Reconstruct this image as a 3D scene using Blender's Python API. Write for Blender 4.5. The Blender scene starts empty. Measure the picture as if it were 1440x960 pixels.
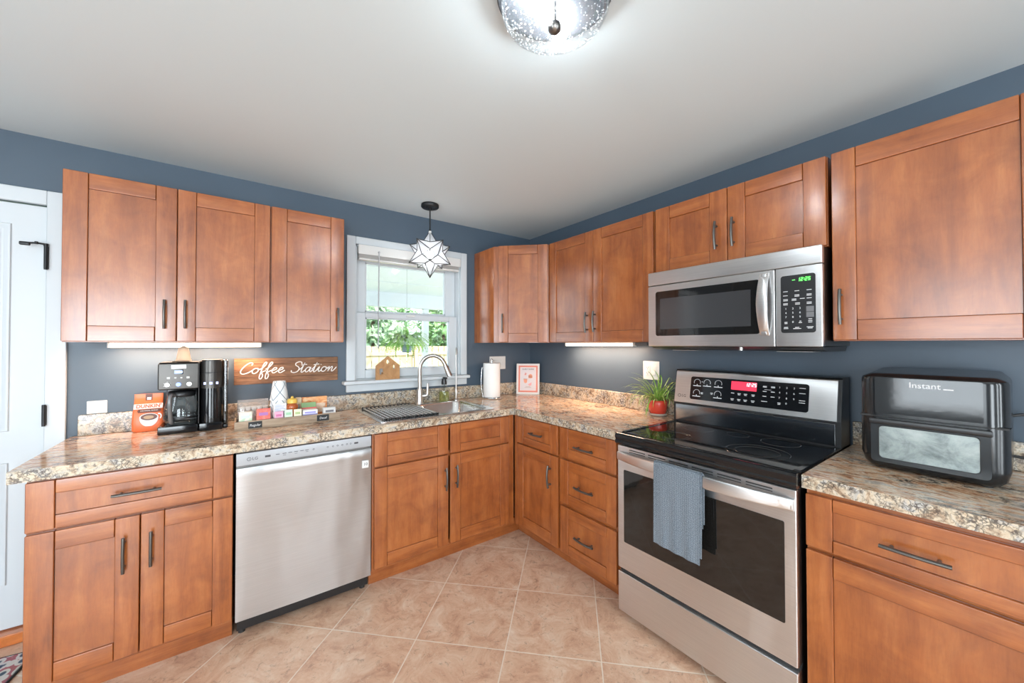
import bpy, bmesh, math, random
from mathutils import Vector, Matrix
random.seed(7)
S = bpy.context.scene
COL = S.collection
pi = math.pi

# ------------------------------------------------------------------ camera, world, lights, exposure
cd = bpy.data.cameras.new('camera')
cam = bpy.data.objects.new('camera', cd); COL.objects.link(cam)
cd.sensor_width = 36.0; cd.sensor_fit = 'HORIZONTAL'
cd.lens = 36.0 * 530.466 / 1440
cd.shift_x = (720 - 723.746) / 1440
cd.shift_y = (476.846 - 480) / 1440
cd.clip_start = 0.02; cd.clip_end = 200
_y, _p, _r = math.radians(36.4938), math.radians(0.7098), math.radians(-0.0662)
fw = Vector((math.sin(_y), math.cos(_y), 0)); rt = Vector((math.cos(_y), -math.sin(_y), 0)); up = Vector((0, 0, 1))
fw2 = fw * math.cos(_p) + up * math.sin(_p); up2 = up * math.cos(_p) - fw * math.sin(_p)
r2 = rt * math.cos(_r) + up2 * math.sin(_r); u2 = up2 * math.cos(_r) - rt * math.sin(_r)
cam.matrix_world = Matrix(((r2.x, u2.x, -fw2.x, -2.2477), (r2.y, u2.y, -fw2.y, -2.7944), (r2.z, u2.z, -fw2.z, 1.3664), (0, 0, 0, 1)))
S.camera = cam

S.view_settings.view_transform = 'Standard'
S.view_settings.look = 'None'
S.view_settings.gamma = 1.0
S.view_settings.exposure = 0.0
S.view_settings.use_curve_mapping = False

w = bpy.data.worlds.new('sky'); S.world = w; w.use_nodes = True
bg = w.node_tree.nodes['Background']
bg.inputs[0].default_value = (0.80, 0.90, 1.0, 1); bg.inputs[1].default_value = 3.7

def light(name, kind, loc, energy, color=(1, 1, 1), size=None, size_y=None, rot=(0, 0, 0)):
    l = bpy.data.lights.new(name, kind); l.energy = energy; l.color = color
    if kind == 'AREA':
        l.size = size
        if size_y: l.shape = 'RECTANGLE'; l.size_y = size_y
    elif kind == 'POINT': l.shadow_soft_size = size
    elif kind == 'SUN': l.angle = size
    o = bpy.data.objects.new(name, l); COL.objects.link(o); o.location = loc; o.rotation_euler = rot
    return o
light('sun', 'SUN', (3, 10, 12), 9.0, (1, 0.96, 0.9), math.radians(2), rot=(math.radians(35), math.radians(25), 0))
# daylight lamps at unseen windows; the two narrow ones added for streaks in steel
DAY = (0.86, 0.94, 1.0)
light('window_daylight', 'AREA', (-3.575, -4.85, 1.1), 112, DAY, 1.6, 1.7, rot=(math.radians(90), 0, 0))
light('slim_streak_light', 'AREA', (-1.57, -4.85, 1.1), 22, DAY, 0.28, 1.7, rot=(math.radians(90), 0, 0))
light('corner_streak_light', 'AREA', (-0.85, -4.85, 1.1), 20, DAY, 0.24, 1.7, rot=(math.radians(90), 0, 0))
light('side_daylight', 'AREA', (-4.90, -2.6, 1.35), 44, DAY, 1.5, 1.5, rot=(math.radians(90), 0, math.radians(-90)))

# ------------------------------------------------------------------ mesh helpers
WM = {}
class B:
    def __init__(s): s.v = []; s.f = []; s.m = []
    def add(s, vs, fs, mi=0):
        k = len(s.v); s.v += [Vector(p) for p in vs]
        for f in fs: s.f.append([i + k for i in f]); s.m.append(mi)
        return s
    def box(s, x0, x1, y0, y1, z0, z1, b=0, mi=0):
        if x0 > x1: x0, x1 = x1, x0
        if y0 > y1: y0, y1 = y1, y0
        if z0 > z1: z0, z1 = z1, z0
        c = ((x0 + x1) / 2, (y0 + y1) / 2, (z0 + z1) / 2); h = ((x1 - x0) / 2, (y1 - y0) / 2, (z1 - z0) / 2)
        b = min(b, min(h) * 0.95)
        if b <= 0:
            vs = [(x, y, z) for x in (x0, x1) for y in (y0, y1) for z in (z0, z1)]
            return s.add(vs, [(0, 1, 3, 2), (4, 6, 7, 5), (0, 4, 5, 1), (2, 3, 7, 6), (0, 2, 6, 4), (1, 5, 7, 3)], mi)
        vs = []; idx = {}
        for sx in (-1, 1):
            for sy in (-1, 1):
                for sz in (-1, 1):
                    sg = (sx, sy, sz)
                    for a in range(3):
                        idx[(sg, a)] = len(vs)
                        vs.append([c[i] + sg[i] * (h[i] if i == a else h[i] - b) for i in range(3)])
        fs = []
        for a in range(3):
            p, q = (a + 1) % 3, (a + 2) % 3
            for sa in (-1, 1):
                loop = []
                for sp, sq in ((-1, -1), (1, -1), (1, 1), (-1, 1)):
                    g = [0, 0, 0]; g[a] = sa; g[p] = sp; g[q] = sq
                    loop.append(idx[(tuple(g), a)])
                fs.append(loop)
        for e in range(3):
            p, q = (e + 1) % 3, (e + 2) % 3
            for sp in (-1, 1):
                for sq in (-1, 1):
                    g = [0, 0, 0]; g[p] = sp; g[q] = sq
                    g1 = list(g); g1[e] = -1; g2 = list(g); g2[e] = 1
                    g1 = tuple(g1); g2 = tuple(g2)
                    fs.append([idx[(g1, p)], idx[(g2, p)], idx[(g2, q)], idx[(g1, q)]])
        for sx in (-1, 1):
            for sy in (-1, 1):
                for sz in (-1, 1):
                    g = (sx, sy, sz); fs.append([idx[(g, 0)], idx[(g, 1)], idx[(g, 2)]])
        return s.add(vs, fs, mi)
    def loft(s, rings, mi=0, cap=True, closed=True, wrap=False):
        n = len(rings[0]); vs = [p for r in rings for p in r]; fs = []
        m = len(rings)
        for j in range(m if wrap else m - 1):
            for i in range(n if closed else n - 1):
                a = j * n + i; b = j * n + (i + 1) % n; c = ((j + 1) % m) * n + (i + 1) % n; d = ((j + 1) % m) * n + i
                fs.append([a, b, c, d])
        if cap and not wrap and closed:
            fs.append(list(range(n))[::-1]); fs.append([(m - 1) * n + i for i in range(n)])
        return s.add(vs, fs, mi)
    def lathe(s, prof, c=(0, 0, 0), seg=32, mi=0, cap=True):
        rings = [[(c[0] + max(r, 1e-5) * math.cos(2 * pi * i / seg), c[1] + max(r, 1e-5) * math.sin(2 * pi * i / seg), c[2] + z) for i in range(seg)] for r, z in prof]
        return s.loft(rings, mi, cap)
    def tube(s, pts, r, seg=8, mi=0, closed=False, flat=None):
        pts = [Vector(p) for p in pts]; n = len(pts); rings = []
        prev = None
        for i, p in enumerate(pts):
            if closed: t = pts[(i + 1) % n] - pts[i - 1]
            else: t = pts[min(i + 1, n - 1)] - pts[max(i - 1, 0)]
            if t.length < 1e-9: t = Vector((0, 0, 1))
            t.normalize()
            if prev is None:
                a = Vector((0, 0, 1)) if abs(t.z) < 0.9 else Vector((1, 0, 0))
            else: a = prev
            u = (a - t * a.dot(t)).normalized(); v = t.cross(u); prev = u
            rr = r[i] if isinstance(r, (list, tuple)) else r
            fu, fv = flat if flat else (1, 1)
            rings.append([p + u * (rr * fu * math.cos(2 * pi * k / seg)) + v * (rr * fv * math.sin(2 * pi * k / seg)) for k in range(seg)])
        return s.loft(rings, mi, True, True, closed)
    def cyl(s, p0, p1, r, seg=16, mi=0, r1=None):
        return s.tube([p0, p1], [r, r if r1 is None else r1], seg, mi)
    def prism(s, poly, f0, f1, mi=0):
        """poly: list of 2D points; f0 and f1 map a 2D point to 3D for the two caps"""
        a = [f0(p) for p in poly]; b = [f1(p) for p in poly]
        return s.loft([a, b], mi)
    def sphere(s, c, r, seg=16, rings=10, mi=0, sc=(1, 1, 1)):
        R = []
        for j in range(rings + 1):
            t = pi * j / rings; rr = max(math.sin(t), 1e-4)
            R.append([(c[0] + sc[0] * r * rr * math.cos(2 * pi * i / seg), c[1] + sc[1] * r * rr * math.sin(2 * pi * i / seg), c[2] - sc[2] * r * math.cos(t)) for i in range(seg)])
        return s.loft(R, mi)
    def shape(s, outer, holes, fmap, t, mi=0):
        """flat plate with holes: outer/holes lists of 2D points; fmap(x,y,z)->3D; t thickness"""
        bm = bmesh.new()
        for lp in [outer] + holes:
            vs = [bm.verts.new((p[0], p[1], 0)) for p in lp]
            for i in range(len(vs)): bm.edges.new((vs[i - 1], vs[i]))
        bmesh.ops.triangle_fill(bm, use_beauty=True, edges=bm.edges[:])
        bm.verts.index_update()
        V = [v.co.copy() for v in bm.verts]; F = [[v.index for v in f.verts] for f in bm.faces]
        E = [[v.index for v in e.verts] for e in bm.edges if len(e.link_faces) == 1]
        bm.free(); n = len(V)
        vs = [fmap(p.x, p.y, 0) for p in V] + [fmap(p.x, p.y, t) for p in V]
        fs = F + [[i + n for i in f][::-1] for f in F] + [[a, b, b + n, a + n] for a, b in E]
        return s.add(vs, fs, mi)
    def build(s, name, mats, parent=None, world=False, loc=None, fix=True, sharp=50, wn=True):
        if not isinstance(mats, (list, tuple)): mats = [mats]
        vs = s.v; M = None
        if parent is not None:
            M = WM[parent.name]
            if world:
                I = M.inverted(); vs = [I @ p for p in vs]
        elif loc is None and world:
            xs = [p.x for p in vs]; ys = [p.y for p in vs]; zs = [p.z for p in vs]
            loc = ((min(xs) + max(xs)) / 2, (min(ys) + max(ys)) / 2, min(zs))
            L = Vector(loc); vs = [p - L for p in vs]
        me = bpy.data.meshes.new(name)
        me.from_pydata([tuple(p) for p in vs], [], s.f)
        for m_ in mats: me.materials.append(m_)
        for i, p in enumerate(me.polygons): p.material_index = s.m[i]
        bm = bmesh.new(); bm.from_mesh(me)
        if fix: bmesh.ops.recalc_face_normals(bm, faces=bm.faces[:])
        for f in bm.faces: f.smooth = True
        lim = math.radians(sharp)
        for e in bm.edges:
            if len(e.link_faces) == 2:
                if e.calc_face_angle(0) > lim: e.smooth = False
        bm.to_mesh(me); bm.free()
        o = bpy.data.objects.new(name, me); COL.objects.link(o)
        if parent is not None:
            o.parent = parent; WM[o.name] = M
        else:
            o.location = loc or (0, 0, 0); WM[o.name] = Matrix.Translation(o.location)
        if wn:
            md = o.modifiers.new('weighted_normals', 'WEIGHTED_NORMAL'); md.keep_sharp = True
        return o

def tag(o, label, cat, group=None):
    o['label'] = label; o['category'] = cat
    if group: o['group'] = group
    return o
def thing(name, label, cat, loc=(0, 0, 0), rz=0.0, group=None):
    o = bpy.data.objects.new(name, None); COL.objects.link(o); o.empty_display_size = 0.1
    o.location = loc; o.rotation_euler = (0, 0, rz)
    WM[o.name] = Matrix.Translation(loc) @ Matrix.Rotation(rz, 4, 'Z')
    return tag(o, label, cat, group)
def struct(o):
    o['kind'] = 'structure'; return o
def sgroup(name, loc=(0, 0, 0)):
    o = bpy.data.objects.new(name, None); COL.objects.link(o); o.location = loc
    WM[o.name] = Matrix.Translation(loc); o['kind'] = 'structure'; return o
def copy_thing(o, loc, rz, label=None):
    def rec(x, par):
        c = x.copy(); COL.objects.link(c)
        if par is not None: c.parent = par
        WM[c.name] = None
        for ch in list(x.children): rec(ch, c)
        return c
    r = rec(o, None); r.location = loc; r.rotation_euler = (0, 0, rz)
    if label: r['label'] = label
    return r
def smooth_path(pts, n=6, closed=False):
    P = [Vector(p) for p in pts]; out = []
    m = len(P)
    for i in range(m if closed else m - 1):
        p0 = P[i - 1] if (i > 0 or closed) else P[0]; p1 = P[i]; p2 = P[(i + 1) % m]; p3 = P[(i + 2) % m] if (closed or i + 2 < m) else P[-1]
        for k in range(n):
            t = k / n
            out.append(0.5 * ((2 * p1) + (p2 - p0) * t + (2 * p0 - 5 * p1 + 4 * p2 - p3) * t * t + (3 * p1 - p0 - 3 * p2 + p3) * t ** 3))
    if not closed: out.append(P[-1])
    return out
def rrect(x0, x1, y0, y1, r, n=5):
    out = []
    for cx, cy, a0 in ((x1 - r, y1 - r, 0), (x0 + r, y1 - r, 90), (x0 + r, y0 + r, 180), (x1 - r, y0 + r, 270)):
        for k in range(n + 1):
            a = math.radians(a0 + 90 * k / n); out.append((cx + r * math.cos(a), cy + r * math.sin(a)))
    return out
def add_text(b, txt, size, origin, xd, yd, thick=0.0006, mi=0, align='CENTER', squeeze=1.0, shear=0.0, bold=0.0):
    cu = bpy.data.curves.new('lettering', 'FONT'); cu.body = txt; cu.size = size; cu.align_x = align; cu.align_y = 'CENTER'
    cu.extrude = thick / 2; cu.resolution_u = 3; cu.shear = shear; cu.offset = bold
    o = bpy.data.objects.new('lettering', cu); COL.objects.link(o)
    dg = bpy.context.evaluated_depsgraph_get(); dg.update()
    me = bpy.data.meshes.new_from_object(o.evaluated_get(dg))
    O = Vector(origin); X = Vector(xd).normalized(); Y = Vector(yd).normalized(); Z = X.cross(Y)
    b.add([O + X * (v.co.x * squeeze) + Y * v.co.y + Z * v.co.z for v in me.vertices], [list(p.vertices) for p in me.polygons], mi)
    bpy.data.objects.remove(o); bpy.data.meshes.remove(me); bpy.data.curves.remove(cu)
    return b
SEG7 = {'0': 'abcdef', '1': 'bc', '2': 'abged', '3': 'abgcd', '4': 'fgbc', '5': 'afgcd', '6': 'afgedc', '7': 'abc', '8': 'abcdefg', '9': 'abcdfg'}
def add_seven(b, txt, h, origin, xd, yd, mi=0):
    O = Vector(origin); X = Vector(xd); Y = Vector(yd); Z = X.cross(Y); wd = h * 0.5; t = h * 0.13; x = 0
    def bar(x0, x1, y0, y1):
        sl = 0.12
        ps = [(x0 + sl * y0, y0), (x1 + sl * y0, y0), (x1 + sl * y1, y1), (x0 + sl * y1, y1)]
        b.prism(ps, lambda p: O + X * p[0] + Y * p[1], lambda p: O + X * p[0] + Y * p[1] + Z * 0.0008, mi)
    for ch in txt:
        if ch == ':':
            bar(x, x + t, h * .25, h * .25 + t); bar(x, x + t, h * .65, h * .65 + t); x += t * 2.2; continue
        for g in SEG7[ch]:
            if g == 'a': bar(x, x + wd, h - t, h)
            if g == 'g': bar(x, x + wd, h / 2 - t / 2, h / 2 + t / 2)
            if g == 'd': bar(x, x + wd, 0, t)
            if g == 'b': bar(x + wd - t, x + wd, h / 2, h)
            if g == 'c': bar(x + wd - t, x + wd, 0, h / 2)
            if g == 'f': bar(x, x + t, h / 2, h)
            if g == 'e': bar(x, x + t, 0, h / 2)
        x += wd * 1.45
    return x

# ------------------------------------------------------------------ materials
def nm(name):
    m = bpy.data.materials.new(name); m.use_nodes = True
    nt = m.node_tree; return m, nt, nt.nodes['Principled BSDF']
def setp(p, **k):
    for a, v in k.items():
        p.inputs[a].default_value = v
def simple(name, col, rough=0.5, metal=0.0, spec=0.5, coat=0.0, emit=None, es=0.0, bump=None, trans=0.0):
    m, nt, p = nm(name)
    p.inputs['Base Color'].default_value = (*col, 1); p.inputs['Roughness'].default_value = rough
    p.inputs['Metallic'].default_value = metal; p.inputs['Specular IOR Level'].default_value = spec
    p.inputs['Coat Weight'].default_value = coat; p.inputs['Coat Roughness'].default_value = 0.08
    p.inputs['Transmission Weight'].default_value = trans
    if emit: p.inputs['Emission Color'].default_value = (*emit, 1); p.inputs['Emission Strength'].default_value = es
    # fine surface variation
    tc = nt.nodes.new('ShaderNodeTexCoord'); nz = nt.nodes.new('ShaderNodeTexNoise')
    nz.inputs['Scale'].default_value = bump[0] if bump else 60
    nt.links.new(tc.outputs['Object'], nz.inputs['Vector'])
    bp = nt.nodes.new('ShaderNodeBump'); bp.inputs['Strength'].default_value = bump[1] if bump else 0.02
    bp.inputs['Distance'].default_value = 0.002
    nt.links.new(nz.outputs['Fac'], bp.inputs['Height']); nt.links.new(bp.outputs['Normal'], p.inputs['Normal'])
    return m
def ramp(nt, stops, interp='LINEAR'):
    r = nt.nodes.new('ShaderNodeValToRGB'); r.color_ramp.interpolation = interp
    e = r.color_ramp.elements
    while len(e) < len(stops): e.new(0.5)
    for i, (p, c) in enumerate(stops): e[i].position = p; e[i].color = (*c, 1)
    return r
def noise(nt, vec, scale, detail=4, rough=0.55, dist=0.0):
    n = nt.nodes.new('ShaderNodeTexNoise'); n.inputs['Scale'].default_value = scale; n.inputs['Detail'].default_value = detail
    n.inputs['Roughness'].default_value = rough; n.inputs['Distortion'].default_value = dist
    nt.links.new(vec, n.inputs['Vector']); return n
def mapping(nt, vec, sc=(1, 1, 1), rot=(0, 0, 0), loc=(0, 0, 0)):
    m = nt.nodes.new('ShaderNodeMapping'); m.inputs['Scale'].default_value = sc; m.inputs['Rotation'].default_value = rot; m.inputs['Location'].default_value = loc
    nt.links.new(vec, m.inputs['Vector']); return m.outputs['Vector']
def coords(nt, rnd=True):
    tc = nt.nodes.new('ShaderNodeTexCoord')
    if not rnd: return tc.outputs['Object']
    oi = nt.nodes.new('ShaderNodeObjectInfo'); mu = nt.nodes.new('ShaderNodeVectorMath'); mu.operation = 'SCALE'
    cx = nt.nodes.new('ShaderNodeCombineXYZ')
    for i in range(3): nt.links.new(oi.outputs['Random'], cx.inputs[i])
    nt.links.new(cx.outputs[0], mu.inputs[0]); mu.inputs['Scale'].default_value = 37.0
    ad = nt.nodes.new('ShaderNodeVectorMath'); ad.operation = 'ADD'
    nt.links.new(tc.outputs['Object'], ad.inputs[0]); nt.links.new(mu.outputs[0], ad.inputs[1])
    return ad.outputs[0]
def mixc(nt, fac, a, b, mode='MIX'):
    m = nt.nodes.new('ShaderNodeMix'); m.data_type = 'RGBA'; m.blend_type = mode
    for s_, v in ((0, fac), (6, a), (7, b)):
        if isinstance(v, (int, float)): m.inputs[s_].default_value = v
        elif isinstance(v, tuple): m.inputs[s_].default_value = (*v, 1)
        else: nt.links.new(v, m.inputs[s_])
    return m.outputs[2]
def math_(nt, op, a, b=None):
    m = nt.nodes.new('ShaderNodeMath'); m.operation = op
    for i, v in enumerate((a, b)):
        if v is None: continue
        if isinstance(v, (int, float)): m.inputs[i].default_value = v
        else: nt.links.new(v, m.inputs[i])
    return m.outputs[0]

def wood(name, sc, tone=1.0, rough=0.22):
    m, nt, p = nm(name); v = coords(nt)
    n1 = noise(nt, mapping(nt, v, sc), 2.2, 8, 0.62, 0.35)          # grain
    n2 = noise(nt, v, 7.5, 6, 0.62, 0.6)                            # stain blotches
    n3 = noise(nt, mapping(nt, v, tuple(a * 5 for a in sc)), 6, 3, 0.6)
    r1 = ramp(nt, [(0.28, (0.24 * tone, 0.060 * tone, 0.010 * tone)), (0.5, (0.37 * tone, 0.104 * tone, 0.021 * tone)), (0.72, (0.46 * tone, 0.154 * tone, 0.040 * tone))])
    nt.links.new(n1.outputs['Fac'], r1.inputs[0])
    r2_ = ramp(nt, [(0.3, (0.66, 0.58, 0.52)), (0.60, (1.0, 1.0, 1.0))]); nt.links.new(n2.outputs['Fac'], r2_.inputs[0])
    c = mixc(nt, 0.9, r1.outputs[0], r2_.outputs[0], 'MULTIPLY')
    r3 = ramp(nt, [(0.35, (0.88, 0.85, 0.82)), (0.55, (1, 1, 1))]); nt.links.new(n3.outputs['Fac'], r3.inputs[0])
    c = mixc(nt, 0.7, c, r3.outputs[0], 'MULTIPLY')
    nt.links.new(c, p.inputs['Base Color'])
    p.inputs['Roughness'].default_value = rough + 0.08; p.inputs['Coat Weight'].default_value = 1.0; p.inputs['Coat Roughness'].default_value = rough
    bp = nt.nodes.new('ShaderNodeBump'); bp.inputs['Strength'].default_value = 0.05; bp.inputs['Distance'].default_value = 0.002
    nt.links.new(n1.outputs['Fac'], bp.inputs['Height']); nt.links.new(bp.outputs[0], p.inputs['Normal'])
    return m
WV = wood('maple_upright', (14, 14, 1.1))
WH = wood('maple_cross', (1.1, 14, 14))
WP = wood('maple_panel', (7, 7, 0.9))
GLAZE = simple('dark_glaze', (0.06, 0.017, 0.006), 0.5)
WIN = wood('maple_case', (9, 9, 1.0), 0.92)
WTOE = wood('maple_toe_shaded', (1.0, 9, 9), 0.62, 0.35)  # unused darker maple, toe-space shade put into its tone

def stone(name, swap):
    m, nt, p = nm(name); v = coords(nt, False)
    sc = (2.3, 1.0, 2.3) if swap else (1.0, 2.3, 2.3)
    vs = mapping(nt, v, sc, (0, 0, math.radians(9)))
    a = noise(nt, vs, 13, 8, 0.70, 0.9)
    base = ramp(nt, [(0.33, (0.10, 0.05, 0.03)), (0.40, (0.46, 0.21, 0.10)), (0.47, (0.70, 0.43, 0.26)), (0.54, (0.80, 0.65, 0.48)), (0.61, (0.44, 0.38, 0.33)), (0.70, (0.80, 0.72, 0.60))])
    nt.links.new(a.outputs['Fac'], base.inputs[0])
    b_ = noise(nt, vs, 34, 7, 0.74, 0.6)
    dark = ramp(nt, [(0.49, (0, 0, 0)), (0.55, (1, 1, 1))]); nt.links.new(b_.outputs['Fac'], dark.inputs[0])
    pt = noise(nt, mapping(nt, v, (1, 1, 1), (0, 0, 0), (3.3, 1.7, 0.4)), 7, 4, 0.6)
    pr_ = ramp(nt, [(0.42, (0, 0, 0)), (0.62, (1, 1, 1))]); nt.links.new(pt.outputs['Fac'], pr_.inputs[0])
    f = math_(nt, 'MULTIPLY', dark.outputs[0], pr_.outputs[0])
    c = mixc(nt, f, base.outputs[0], (0.035, 0.030, 0.030))
    d = noise(nt, vs, 55, 4, 0.7); dr = ramp(nt, [(0.60, (0, 0, 0)), (0.66, (1, 1, 1))]); nt.links.new(d.outputs['Fac'], dr.inputs[0])
    c = mixc(nt, math_(nt, 'MULTIPLY', dr.outputs[0], 0.75), c, (0.10, 0.075, 0.06))
    e = noise(nt, mapping(nt, v, sc, (0, 0, 0), (9, 4, 2)), 40, 3, 0.6); er = ramp(nt, [(0.62, (0, 0, 0)), (0.68, (1, 1, 1))]); nt.links.new(e.outputs['Fac'], er.inputs[0])
    c = mixc(nt, math_(nt, 'MULTIPLY', er.outputs[0], 0.8), c, (0.80, 0.74, 0.64))
    nt.links.new(c, p.inputs['Base Color'])
    p.inputs['Roughness'].default_value = 0.13; p.inputs['Specular IOR Level'].default_value = 0.6
    return m
GRX = stone('granite_laminate_long', False)
GRY = stone('granite_laminate_cross', True)
def stone_edge(name):
    m, nt, p = nm(name); v = coords(nt, False)
    a = noise(nt, v, 22, 8, 0.66, 0.8)
    base = ramp(nt, [(0.28, (0.18, 0.115, 0.075)), (0.40, (0.43, 0.31, 0.21)), (0.50, (0.64, 0.54, 0.40)), (0.62, (0.45, 0.435, 0.41)), (0.78, (0.74, 0.70, 0.61))])
    nt.links.new(a.outputs['Fac'], base.inputs[0])
    vo = nt.nodes.new('ShaderNodeTexVoronoi'); vo.feature = 'DISTANCE_TO_EDGE'; vo.inputs['Scale'].default_value = 75
    dv = noise(nt, v, 30, 3, 0.6); mv = nt.nodes.new('ShaderNodeVectorMath'); mv.operation = 'MULTIPLY_ADD'
    nt.links.new(dv.outputs['Color'], mv.inputs[0]); mv.inputs[1].default_value = (0.04, 0.04, 0.04); nt.links.new(v, mv.inputs[2])
    nt.links.new(mv.outputs[0], vo.inputs['Vector'])
    vr = ramp(nt, [(0.05, (1, 1, 1)), (0.16, (0, 0, 0))]); nt.links.new(vo.outputs['Distance'], vr.inputs[0])
    pt = noise(nt, v, 11, 4, 0.65); pr_ = ramp(nt, [(0.44, (0, 0, 0)), (0.56, (1, 1, 1))]); nt.links.new(pt.outputs['Fac'], pr_.inputs[0])
    c = mixc(nt, math_(nt, 'MULTIPLY', math_(nt, 'MULTIPLY', vr.outputs[0], pr_.outputs[0]), 0.75), base.outputs[0], (0.04, 0.035, 0.035))
    b_ = noise(nt, v, 70, 5, 0.7); br = ramp(nt, [(0.52, (0, 0, 0)), (0.60, (1, 1, 1))]); nt.links.new(b_.outputs['Fac'], br.inputs[0])
    c = mixc(nt, math_(nt, 'MULTIPLY', br.outputs[0], 0.7), c, (0.07, 0.055, 0.05))
    nt.links.new(c, p.inputs['Base Color']); p.inputs['Roughness'].default_value = 0.16
    return m
GRE = stone_edge('granite_laminate_edge')

def steel(name, col=(0.62, 0.60, 0.58), rough=0.27, sc=(1.5, 1.5, 160), wave=0.0, aniso=0.0):
    m, nt, p = nm(name); v = coords(nt)
    n = noise(nt, mapping(nt, v, sc), 4, 3, 0.6)
    r = ramp(nt, [(0.3, tuple(c * 0.93 for c in col)), (0.7, tuple(min(1, c * 1.05) for c in col))]); nt.links.new(n.outputs['Fac'], r.inputs[0])
    nt.links.new(r.outputs[0], p.inputs['Base Color'])
    p.inputs['Metallic'].default_value = 1.0; p.inputs['Roughness'].default_value = rough
    p.inputs['Anisotropic'].default_value = aniso
    bp = nt.nodes.new('ShaderNodeBump'); bp.inputs['Strength'].default_value = 0.03; bp.inputs['Distance'].default_value = 0.001
    nt.links.new(n.outputs['Fac'], bp.inputs['Height'])
    if wave:
        n2 = noise(nt, mapping(nt, v, (1.0, 1.0, 0.35)), 7.0, 1, 0.4); b2 = nt.nodes.new('ShaderNodeBump'); b2.inputs['Strength'].default_value = wave; b2.inputs['Distance'].default_value = 0.02
        nt.links.new(n2.outputs['Fac'], b2.inputs['Height']); nt.links.new(b2.outputs[0], bp.inputs['Normal'])
    nt.links.new(bp.outputs[0], p.inputs['Normal'])
    return m
STEEL = steel('brushed_steel', (0.74, 0.735, 0.73), 0.33, (1.5, 1.5, 160), 0.12, 0.75)
STEEL.node_tree.nodes['Principled BSDF'].inputs['Anisotropic Rotation'].default_value = 0.25
STEELW = steel('brushed_steel_door', (0.76, 0.76, 0.76), 0.34, (1.5, 1.5, 160), 0.35, 0.75)
STEELW.node_tree.nodes['Principled BSDF'].inputs['Anisotropic Rotation'].default_value = 0.25
STEELD = steel('dishwasher_steel', (0.56, 0.56, 0.56), 0.32, (1.5, 1.5, 160), 0.45, 0.7)
STEELD.node_tree.nodes['Principled BSDF'].inputs['Anisotropic Rotation'].default_value = 0.25
SINKST = steel('sink_steel', (0.66, 0.65, 0.64), 0.22)
NICKEL = steel('brushed_nickel', (0.56, 0.53, 0.50), 0.28)
PULL = simple('gunmetal_pull', (0.145, 0.138, 0.127), 0.36, 0.85)
BLACKG = simple('gloss_black', (0.008, 0.008, 0.009), 0.06, 0, 0.5)
OVGLASS = simple('oven_glass', (0.010, 0.009, 0.008), 0.04, 0, 0.7)
COOKTOP = simple('glass_ceramic', (0.008, 0.008, 0.009), 0.045, 0, 0.65, bump=(1, 0.0))
BLACKP = simple('black_plastic', (0.015, 0.015, 0.016), 0.3)
BLACKM = simple('matte_black', (0.02, 0.02, 0.02), 0.55)
BLKMET = simple('black_metal', (0.03, 0.031, 0.033), 0.4, 0.6)
DARKST = steel('dark_steel', (0.20, 0.19, 0.18), 0.3)
WHITEP = simple('white_plastic', (0.70, 0.70, 0.68), 0.35)
WHITEPAINT = simple('white_paint', (0.585, 0.625, 0.65), 0.38)
GREYCTL = simple('grey_control_strip', (0.40, 0.415, 0.435), 0.3, 0.3)
INK = simple('dark_ink', (0.05, 0.05, 0.055), 0.5)
LEGEND = simple('pale_legend', (0.75, 0.75, 0.75), 0.5)
PAPER = simple('paper_towel_white', (0.86, 0.85, 0.83), 0.85, bump=(180, 0.25))
RED = simple('red_glaze', (0.62, 0.055, 0.03), 0.25)
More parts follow.
